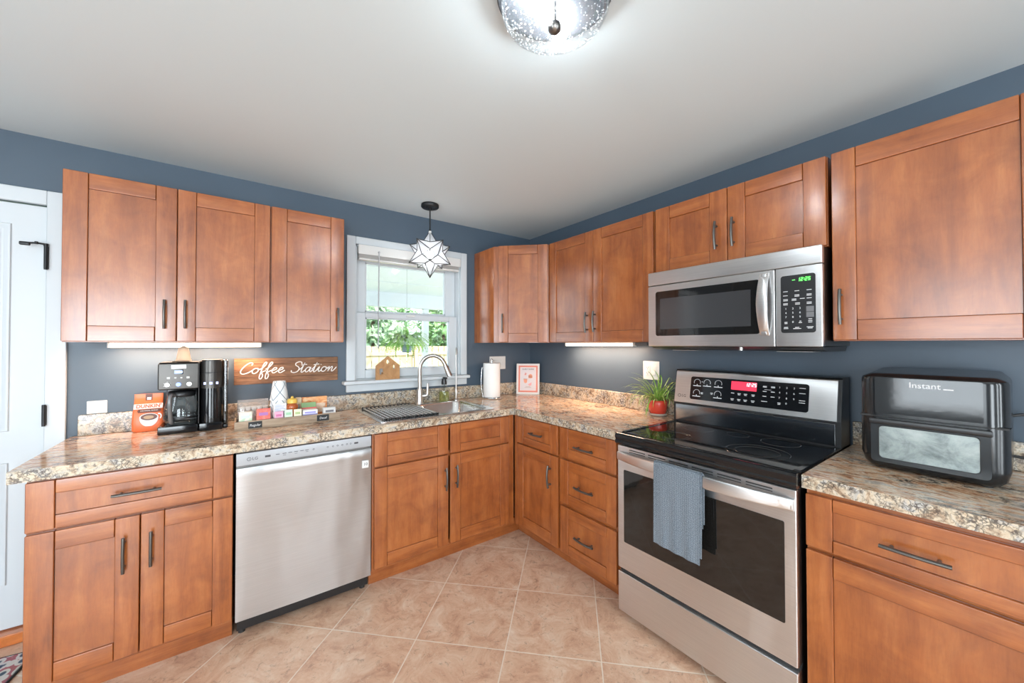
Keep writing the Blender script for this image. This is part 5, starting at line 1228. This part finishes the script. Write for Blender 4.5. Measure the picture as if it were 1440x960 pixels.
# ------------------------------------------------------------------ house ornament on the window stool
c = thing('house_ornament', 'small flat wooden house with cut-out windows standing on the window sill', 'ornament', (-1.363, -0.047, 1.1125))
def hole(cx, cz, rx, rz_, n=14, sq=False):
    if sq: return rrect(cx - rx, cx + rx, cz - rz_, cz + rz_, 0.003, 2)
    return [(cx + rx * math.cos(2 * pi * k / n), cz + rz_ * math.sin(2 * pi * k / n)) for k in range(n)]
b = B(); b.shape([(-0.085, 0.0), (0.085, 0.0), (0.085, 0.100), (0.0, 0.168), (-0.085, 0.100)], [hole(-0.002, 0.126, 0.0115, 0.016), hole(0.043, 0.088, 0.0075, 0.018), hole(-0.047, 0.058, 0.0125, 0.021, sq=True)], lambda x, y, z: (x, -z, y), 0.018)
for z in (0.0,): pass
b.build('house_board', mottled('ornament_wood', (0.36, 0.17, 0.06), (0.44, 0.23, 0.09), (0.50, 0.28, 0.12), 14), c)
b = B(); b.cyl((-0.040, -0.009, 0.034), (-0.040, -0.009, 0.046), 0.0055, 10); b.sphere((-0.040, -0.009, 0.0495), 0.0045, 10, 6); b.build('peg_figure', simple('peg_wood', (0.30, 0.15, 0.06), 0.6), c)

# ------------------------------------------------------------------ soap bottle
c = thing('soap_bottle', 'clear soap dispenser of yellow-green soap with a black pump behind the sink', 'soap bottle', (-0.935, -0.092, KS))
b = B(); b.lathe([(0.001, 0), (0.036, 0), (0.040, 0.006), (0.040, 0.085), (0.036, 0.10), (0.022, 0.118), (0.018, 0.124), (0.018, 0.135)], (-0.935, -0.092, KS), 28, 0, False); b.build('bottle_glass', CLEARG, c, True, fix=False)
b = B(); b.lathe([(0.001, 0.003), (0.034, 0.003), (0.0375, 0.008), (0.0375, 0.075), (0.001, 0.0755)], (-0.935, -0.092, KS), 24); b.build('liquid', SOAPG, c, True)
b = B(); b.cyl((-0.935, -0.092, KS + 0.132), (-0.935, -0.092, KS + 0.158), 0.021, 20); b.cyl((-0.935, -0.092, KS + 0.158), (-0.935, -0.092, KS + 0.176), 0.0175, 16); b.box(-0.945, -0.925, -0.132, -0.080, KS + 0.176, KS + 0.190, 0.004); b.cyl((-0.935, -0.092, KS + 0.01), (-0.935, -0.092, KS + 0.132), 0.003, 8); b.build('pump', BLACKP, c, True)

# ------------------------------------------------------------------ paper towel
c = thing('paper_towel_holder', 'chrome paper towel holder with side wire, left of the framed print', 'paper towel holder', (-0.520, -0.135, KZ))
CHROME = simple('chrome', (0.75, 0.75, 0.75), 0.12, 1.0)
b = B(); b.lathe([(0.001, 0), (0.077, 0), (0.080, 0.004), (0.078, 0.010), (0.001, 0.012)], (0, 0, 0), 36); b.build('base', CHROME, c)
b = B(); b.cyl((0, 0, 0.012), (0, 0, 0.315), 0.006, 10); b.sphere((0, 0, 0.318), 0.010, 12, 8); b.build('post', CHROME, c)
b = B(); ax, ay = -0.081 * 0.86, 0.081 * 0.5
b.tube(smooth_path([(ax * 0.9, ay * 0.9, 0.008), (ax * 1.02, ay * 1.02, 0.06), (ax * 1.10, ay * 1.10, 0.14), (ax * 1.03, ay * 1.03, 0.235), (ax * 0.99, ay * 0.99, 0.252)], 5), 0.0032, 8); b.sphere((ax * 0.99, ay * 0.99, 0.254), 0.006, 10, 6); b.build('side_wire', CHROME, c)
c = thing('paper_towel_roll', 'white paper towel roll on the chrome holder', 'paper towels', (-0.520, -0.135, KZ + 0.0125))
b = B(); b.lathe([(0.020, 0.0), (0.070, 0.0), (0.0705, 0.002), (0.0705, 0.277), (0.0695, 0.279), (0.020, 0.279), (0.020, 0.0)], (0, 0, 0), 48, 0, False); b.build('paper', PAPER, c)
b = B(); b.lathe([(0.0198, 0.001), (0.0198, 0.2785), (0.0186, 0.2785), (0.0186, 0.001), (0.0198, 0.001)], (0, 0, 0), 24, 0, False); b.build('core', simple('cardboard', (0.42, 0.32, 0.22), 0.8), c)

# ------------------------------------------------------------------ framed print in the corner
c = thing('framed_print', 'white-framed print with coral border leaning in the counter corner', 'picture frame', (-0.128, -0.128, KZ), -pi / 4)
hw, hh = 0.104, 0.272; tlt = math.tan(math.radians(7))
def fr3(x, z, d=0): return (x, z * tlt - d, z)
def fbox(b, x0, x1, z0, z1, d0, d1, mi=0): b.loft([[fr3(x0, z0, d0), fr3(x1, z0, d0), fr3(x1, z1, d0), fr3(x0, z1, d0)], [fr3(x0, z0, d1), fr3(x1, z0, d1), fr3(x1, z1, d1), fr3(x0, z1, d1)]], mi)
b = B(); t = 0.011
fbox(b, -hw, -hw + t, 0, hh, 0, 0.015); fbox(b, hw - t, hw, 0, hh, 0, 0.015); fbox(b, -hw + t, hw - t, 0, t, 0, 0.015); fbox(b, -hw + t, hw - t, hh - t, hh, 0, 0.015); b.build('frame', WHITEP, c)
b = B(); fbox(b, -hw + t, hw - t, t, hh - t, 0.0, 0.004); b.build('backing', simple('print_paper', (0.78, 0.74, 0.72), 0.5), c)
CORAL = simple('coral_ink', (0.72, 0.24, 0.17), 0.5); PEACH = simple('peach_ink', (0.82, 0.34, 0.20), 0.5); ROSE = simple('rose_ink', (0.76, 0.36, 0.34), 0.5); TAUPE = simple('taupe_ink', (0.40, 0.30, 0.26), 0.5)
b = B(); i = 0.017; j = 0.032
fbox(b, -hw + i, -hw + j, i, hh - i, 0.004, 0.0044); fbox(b, hw - j, hw - i, i, hh - i, 0.004, 0.0044); fbox(b, -hw + j, hw - j, i, j, 0.004, 0.0044); fbox(b, -hw + j, hw - j, hh - j, hh - i, 0.004, 0.0044); b.build('coral_border', CORAL, c)
b = B(); fbox(b, -hw + 0.036, hw - 0.036, 0.036, hh - 0.036, 0.004, 0.0043); b.build('print_field', simple('lilac_paper', (0.68, 0.62, 0.63), 0.5), c)
tz = Vector((0, tlt, 1)).normalized()
b = B(); add_text(b, 'GUEST GUIDE', 0.0185, fr3(0, 0.222, 0.0048), (1, 0, 0), tz, 0.0006, 0, 'CENTER', 0.92); b.build('title', INK, c)
def icon(poly, m_, nme):
    b = B(); b.prism(poly, lambda p: fr3(p[0], p[1], 0.0043), lambda p: fr3(p[0], p[1], 0.0048)); b.build(nme, m_, c)
icon([(x, z) for x, z in ell(0.022, 0.160, 0.018, 0.019, 14)], PEACH, 'icon'); icon([(0.004, 0.143), (0.040, 0.143), (0.040, 0.163), (0.004, 0.163)], PEACH, 'icon')
icon([(-0.040, 0.135), (-0.006, 0.135), (-0.008, 0.105), (-0.020, 0.096), (-0.036, 0.105)], PEACH, 'icon'); icon([(-0.040, 0.137), (-0.006, 0.137), (-0.006, 0.131), (-0.040, 0.131)], TAUPE, 'icon')
icon([(-0.038, 0.172), (-0.012, 0.190), (-0.008, 0.184), (-0.034, 0.168)], ROSE, 'icon'); icon([(-0.030, 0.190), (-0.022, 0.192), (-0.016, 0.170), (-0.024, 0.168)], CORAL, 'icon')
icon([(0.000, 0.088), (0.034, 0.106), (0.030, 0.078), (0.012, 0.074)], ROSE, 'icon')
b = B()
for z, w_ in ((0.066, 0.045), (0.058, 0.06)): fbox(b, -w_ / 2, w_ / 2, z, z + 0.0025, 0.0043, 0.0046)
b.build('small_print', TAUPE, c)
b = B(); b.loft([[(-0.02, 0.17 * tlt + 0.001, 0.17), (0.02, 0.17 * tlt + 0.001, 0.17), (0.02, 0.17 * tlt + 0.004, 0.17), (-0.02, 0.17 * tlt + 0.004, 0.17)], [(-0.02, 0.07, 0.0), (0.02, 0.07, 0.0), (0.02, 0.073, 0.0), (-0.02, 0.073, 0.0)]]); b.build('easel_back', BLACKM, c)

# ------------------------------------------------------------------ spider plant
c = thing('spider_plant', 'green spider plant in a ribbed red pot between counter corner and stove', 'potted plant', (-0.095, -1.408, KZ))
b = B(); seg = 40; rings = []
for r, z in ((0.042, 0.012), (0.047, 0.016), (0.0525, 0.045), (0.055, 0.075), (0.054, 0.092), (0.049, 0.097), (0.046, 0.092), (0.045, 0.080)):
    rings.append([((r + (0.0016 if k % 2 else 0)) * math.cos(2 * pi * k / seg), (r + (0.0016 if k % 2 else 0)) * math.sin(2 * pi * k / seg), z) for k in range(seg)])
b.loft(rings, 0, False); b.build('pot', RED, c, sharp=75, wn=False)
b = B(); b.lathe([(0.001, 0), (0.048, 0), (0.054, 0.006), (0.055, 0.016), (0.052, 0.016), (0.049, 0.012), (0.001, 0.011)], (0, 0, 0), 36); b.build('saucer', simple('grey_clay', (0.45, 0.38, 0.32), 0.6), c)
b = B(); b.lathe([(0.001, 0.082), (0.0448, 0.080), (0.0448, 0.076), (0.001, 0.076)], (0, 0, 0), 24); b.build('soil', simple('soil', (0.05, 0.03, 0.02), 0.9), c)
def leafmat():
    m, nt, p = nm('spider_leaf'); v = coords(nt, False); n = noise(nt, v, 25, 3, 0.6); r = ramp(nt, [(0.35, (0.10, 0.26, 0.03)), (0.5, (0.24, 0.42, 0.07)), (0.68, (0.50, 0.56, 0.20))]); nt.links.new(n.outputs['Fac'], r.inputs[0]); nt.links.new(r.outputs[0], p.inputs['Base Color']); p.inputs['Roughness'].default_value = 0.4; return m
LEAF = leafmat(); rnd = random.Random(3)
def blade(b, base, ang, L, up0, droop, wd, mi=0, lim=None):
    n = 9; pts = []; x = Vector(base); el = up0; step = L / n; d = Vector((math.cos(ang), math.sin(ang), 0)); side = Vector((-d.y, d.x, 0))
    vs = []
    for i in range(n + 1):
        t = i / n; w_ = wd * (1 - t) ** 0.6 * min(1, 0.5 + 3 * t)
        vs += [x + side * w_, x + Vector((0, 0, -w_ * 0.5)), x - side * w_]
        x = x + (d * math.cos(el) + Vector((0, 0, 1)) * math.sin(el)) * step
        if x.z < 0.004: x.z = 0.004
        if lim: x = lim(x)
        el -= droop / n * (0.4 + 1.2 * t)
    fs = []
    for i in range(n):
        for q in (0, 1): fs.append([i * 3 + q, i * 3 + q + 1, i * 3 + q + 4, i * 3 + q + 3])
    b.add(vs, fs, mi)
def keepin(p):
    p.x = max(min(p.x, 0.068), -0.3); p.y = max(p.y, -0.135); return p
b = B()
for k in range(78):
    a = rnd.uniform(0, 2 * pi); r0 = rnd.uniform(0, 0.03)
    blade(b, (r0 * math.cos(a), r0 * math.sin(a), 0.082), a + rnd.uniform(-0.4, 0.4), rnd.uniform(0.15, 0.30), rnd.uniform(0.45, 1.45), rnd.uniform(1.4, 3.2), rnd.uniform(0.0042, 0.0066), 0, keepin)
b.build('leaves', LEAF, c, fix=False, wn=False, sharp=180)

# ------------------------------------------------------------------ dish towel on the oven handle
def towelmat():
    m, nt, p = nm('waffle_towel'); v = coords(nt, False)
    vo = nt.nodes.new('ShaderNodeTexVoronoi'); vo.inputs['Scale'].default_value = 210; vo.inputs['Randomness'].default_value = 0.25; nt.links.new(mapping(nt, v, (1, 0.2, 1.0)), vo.inputs['Vector'])
    r = ramp(nt, [(0.2, (0.27, 0.315, 0.36)), (0.5, (0.080, 0.105, 0.132))]); nt.links.new(vo.outputs['Distance'], r.inputs[0]); nt.links.new(r.outputs[0], p.inputs['Base Color'])
    p.inputs['Roughness'].default_value = 0.95; p.inputs['Sheen Weight'].default_value = 0.3
    bp = nt.nodes.new('ShaderNodeBump'); bp.inputs['Strength'].default_value = 0.6; bp.inputs['Distance'].default_value = 0.002; nt.links.new(vo.outputs['Distance'], bp.inputs['Height']); nt.links.new(bp.outputs[0], p.inputs['Normal']); return m
TOW = towelmat()
def hys(x): return -0.693 - 0.012 - 0.043 * (1 - abs((x - 0.382) / 0.372) ** 2.4)
def cloth(x0, x1, zf, zb, off, n=20, slant=0.0, ph=0.0):
    outer, inner = [], []
    b = B(); rings = []
    for k in range(n + 1):
        x = x0 + (x1 - x0) * k / n; y0 = hys(x); zt = 0.845 + off; path = []
        wv = 0.0025 * math.sin(k * 1.1 + ph)
        z1 = zf - slant * k / n
        for i in range(13):
            t = i / 12; path.append((y0 - 0.005 - off + wv * (1 - t) - 0.004 * (1 - t), z1 + (zt - 0.012 - z1) * t))
        for a in (30, 60, 90, 120, 150): path.append((y0 + 0.0055 - (0.0115 + off) * math.cos(math.radians(a)), zt - 0.012 + 0.012 * math.sin(math.radians(a))))
        for i in range(9):
            t = i / 8; path.append((y0 + 0.0165 + off * 0.6, zt - 0.012 + (zb - zt + 0.012) * t))
        th = 0.0035; inn = []
        for i, (py, pz) in enumerate(path):
            a_ = Vector(path[max(i - 1, 0)]); c_ = Vector(path[min(i + 1, len(path) - 1)]); tg = (c_ - a_).normalized(); inn.append((py + tg.y * th, pz - tg.x * th))
        lp = [(x, y, z) for y, z in path] + [(x, y, z) for y, z in inn[::-1]]
        rings.append(lp)
    b.loft(rings); return b
c = thing('dish_towel', 'blue-grey waffle dish towel folded over the oven handle', 'towel', (0, -1.5615, 0), R90)
cloth(0.248, 0.455, 0.492, 0.62, 0.0045, 20, 0.008).build('outer_fold', TOW, c, sharp=70, wn=False)
cloth(0.262, 0.462, 0.500, 0.64, 0.0, 20, -0.012, 1.5).build('inner_fold', TOW, c, sharp=70, wn=False)

# ------------------------------------------------------------------ rug
def rugmat():
    m, nt, p = nm('patterned_rug'); v = coords(nt, False)
    vo = nt.nodes.new('ShaderNodeTexVoronoi'); vo.inputs['Scale'].default_value = 30; nt.links.new(mapping(nt, v, (1, 0.7, 1), (0, 0, 0.6)), vo.inputs['Vector'])
    r = ramp(nt, [(0.0, (0.03, 0.05, 0.09)), (0.28, (0.10, 0.12, 0.17)), (0.34, (0.62, 0.55, 0.53)), (0.55, (0.66, 0.60, 0.58)), (0.6, (0.42, 0.12, 0.14)), (0.8, (0.35, 0.14, 0.2))]); nt.links.new(vo.outputs['Distance'], r.inputs[0])
    hs = noise(nt, v, 9, 2, 0.5); c = mixc(nt, 0.35, r.outputs[0], hs.outputs['Color'], 'SOFT_LIGHT'); nt.links.new(c, p.inputs['Base Color']); p.inputs['Roughness'].default_value = 0.95; return m
c = thing('door_rug', 'multicoloured patterned rug with dark edge on the floor by the white door', 'rug', (-2.945, -0.155, 0.0008), math.radians(-9))
b = B(); b.box(-0.75, -0.008, -1.1, -0.008, 0.0, 0.010, 0.003); b.build('pile', rugmat(), c)
b = B(); b.box(-0.758, 0.0, -1.108, -1.1, 0, 0.0085, 0.002).box(-0.758, 0.0, -0.008, 0.0, 0, 0.0085, 0.002).box(-0.758, -0.75, -1.1, -0.008, 0, 0.0085, 0.002).box(-0.008, 0.0, -1.1, -0.008, 0, 0.0085, 0.002); b.build('binding', BLACKM, c)
# ------------------------------------------------------------------ outside, seen through the window
DECK = simple('porch_concrete', (0.68, 0.67, 0.65), 0.8); SOFF = simple('porch_white', (0.62, 0.65, 0.65), 0.6)
b = B(); b.box(-4.0, 4.0, 0.13, 5.2, -0.35, -0.15); struct(b.build('porch_floor', DECK, wn=False))
b = B(); b.box(-4.0, 4.0, 0.125, 5.2, 2.42, 2.50)
for y in (1.2, 2.4, 3.6): b.box(-4.0, 4.0, y, y + 0.02, 2.412, 2.42)
b.box(-4.0, 4.0, 4.92, 5.08, 2.13, 2.42); struct(b.build('porch_ceiling', SOFF, wn=False))
LAWN = mottled('lawn', (0.10, 0.20, 0.04), (0.16, 0.28, 0.06), (0.22, 0.34, 0.10), 2)
b = B(); b.box(-12, 16, 5.2, 22, -0.5, -0.36); struct(b.build('lawn_ground', LAWN, wn=False))
c = thing('porch_post', 'white square porch post seen through the window', 'post', (1.085, 5.0, -0.15))
b = B(); b.box(-0.06, 0.06, -0.06, 0.06, 0.0, 2.279, 0.006); b.build('shaft', SOFF, c)
b = B(); b.box(-0.085, 0.085, -0.085, 0.085, 0.0, 0.12, 0.01); b.build('plinth', SOFF, c)
c = thing('garden_fence', 'pale wooden board fence across the yard behind the porch', 'fence', (2.0, 8.0, -0.36))
FW = mottled('fence_wood', (0.50, 0.36, 0.20), (0.60, 0.45, 0.27), (0.66, 0.52, 0.34), 3)
b = B()
for i in range(44): b.box(-4.2 + i * 0.2, -4.2 + i * 0.2 + 0.185, -0.01, 0.01, 0.05, 1.66, 0.004)
b.build('board_panel', FW, c)
for i in range(5):
    b = B(); b.box(-4.0 + i * 2.0, -3.9 + i * 2.0, -0.11, -0.012, 0.0, 1.72, 0.006); b.build('fence_post', FW, c)
for z in (0.35, 1.4):
    b = B(); b.box(-4.2, 4.6, -0.05, -0.012, z, z + 0.09, 0.004); b.build('fence_rail', FW, c)
GL = [mottled('tree_leaf', (0.10, 0.26, 0.08), (0.20, 0.40, 0.14), (0.38, 0.54, 0.26), 1.5), mottled('tree_leaf_pale', (0.18, 0.30, 0.16), (0.32, 0.46, 0.28), (0.50, 0.58, 0.42), 1.5)]
BARK = simple('bark', (0.13, 0.09, 0.06), 0.9)
def tree(label, x, y, h_, rx, rz_, mi, seed, n=900):
    r = random.Random(seed); c = thing('garden_tree', label, 'tree', (x, y, -0.36), 0, 'trees beyond the fence')
    b = B(); b.tube([(0, 0, 0), (0.05, 0.03, h_ * 0.4), (-0.03, 0, h_ * 0.8)], [0.13, 0.10, 0.05], 10); b.build('trunk', BARK, c)
    b = B()
    for k in range(n):
        u = Vector((r.gauss(0, 1), r.gauss(0, 1), r.gauss(0, 1))).normalized() * r.uniform(0.55, 1.0) * (1 + 0.18 * math.sin(7 * r.random()))
        p = Vector((u.x * rx, u.y * rx, h_ * 0.62 + u.z * rz_)); s_ = r.uniform(0.07, 0.17)
        a = Vector((r.gauss(0, 1), r.gauss(0, 1), r.gauss(0, 1))).normalized(); d = a.orthogonal().normalized()
        b.add([p - a * s_, p + d * s_ * 0.5, p + a * s_, p - d * s_ * 0.5], [(0, 1, 2, 3)])
    b.build('crown', GL[mi], c, fix=False, wn=False)
tree('pale leafy tree behind the fence at the left of the window view', 1.4, 10.0, 3.5, 0.95, 1.55, 1, 1, 1700)
tree('bright green tree behind the fence, right of the porch post', 3.9, 10.0, 3.6, 0.95, 1.6, 0, 2, 1700)
tree('green tree farther back between the two nearest trees, behind the hanging fern', 2.7, 12.7, 4.2, 1.1, 1.9, 0, 3, 2000)
tree('tree farther back at the right edge of the window view', 5.75, 12.7, 4.2, 1.1, 1.9, 1, 4, 1500)
tree('farthest tree left of the porch post', 3.3, 16.2, 5.2, 1.35, 2.4, 1, 5, 1800)
tree('farthest tree right of the porch post', 6.9, 16.2, 5.2, 1.35, 2.4, 0, 6, 1800)
c = thing('hanging_fern', 'bushy green fern in a grey pot hanging outside the window', 'potted plant', (-0.64, 1.5, 1.27))
b = B(); b.lathe([(0.001, 0), (0.052, 0), (0.066, 0.09), (0.074, 0.115), (0.074, 0.125), (0.066, 0.125), (0.060, 0.10), (0.001, 0.10)], (0, 0, 0), 28); b.build('pot', simple('grey_blue_pot', (0.22, 0.26, 0.33), 0.5), c)
b = B(); b.tube([(0, 0, 1.1495), (0, 0, 0.50)], 0.0012, 6)
for a in (0, 2.09, 4.19): b.tube([(0, 0, 0.50), (0.071 * math.cos(a), 0.071 * math.sin(a), 0.118)], 0.002, 5)
b.build('hanger', BLKMET, c)
b = B(); r = random.Random(11)
for k in range(190):
    a = r.uniform(0, 2 * pi); L = r.uniform(0.18, 0.34); el = r.uniform(0.35, 1.35); x = Vector((0.03 * math.cos(a), 0.03 * math.sin(a), 0.11)); d = Vector((math.cos(a), math.sin(a), 0)); sd = Vector((-d.y, d.x, 0)); n = 14
    dr_ = r.uniform(1.3, 2.6)
    for i in range(n):
        nx = x + (d * math.cos(el) + Vector((0, 0, math.sin(el)))) * (L / n); t = i / n; w_ = 0.036 * math.sin(pi * min(0.95, t + 0.12)) + 0.004
        for s_ in (-1, 1):
            q = nx + sd * s_ * w_ + d * 0.008; b.add([x, nx, q], [(0, 1, 2)])
        x = nx; el -= dr_ / n
b.build('fronds', mottled('fern_leaf', (0.17, 0.38, 0.03), (0.28, 0.52, 0.06), (0.42, 0.62, 0.13), 8), c, fix=False, wn=False)
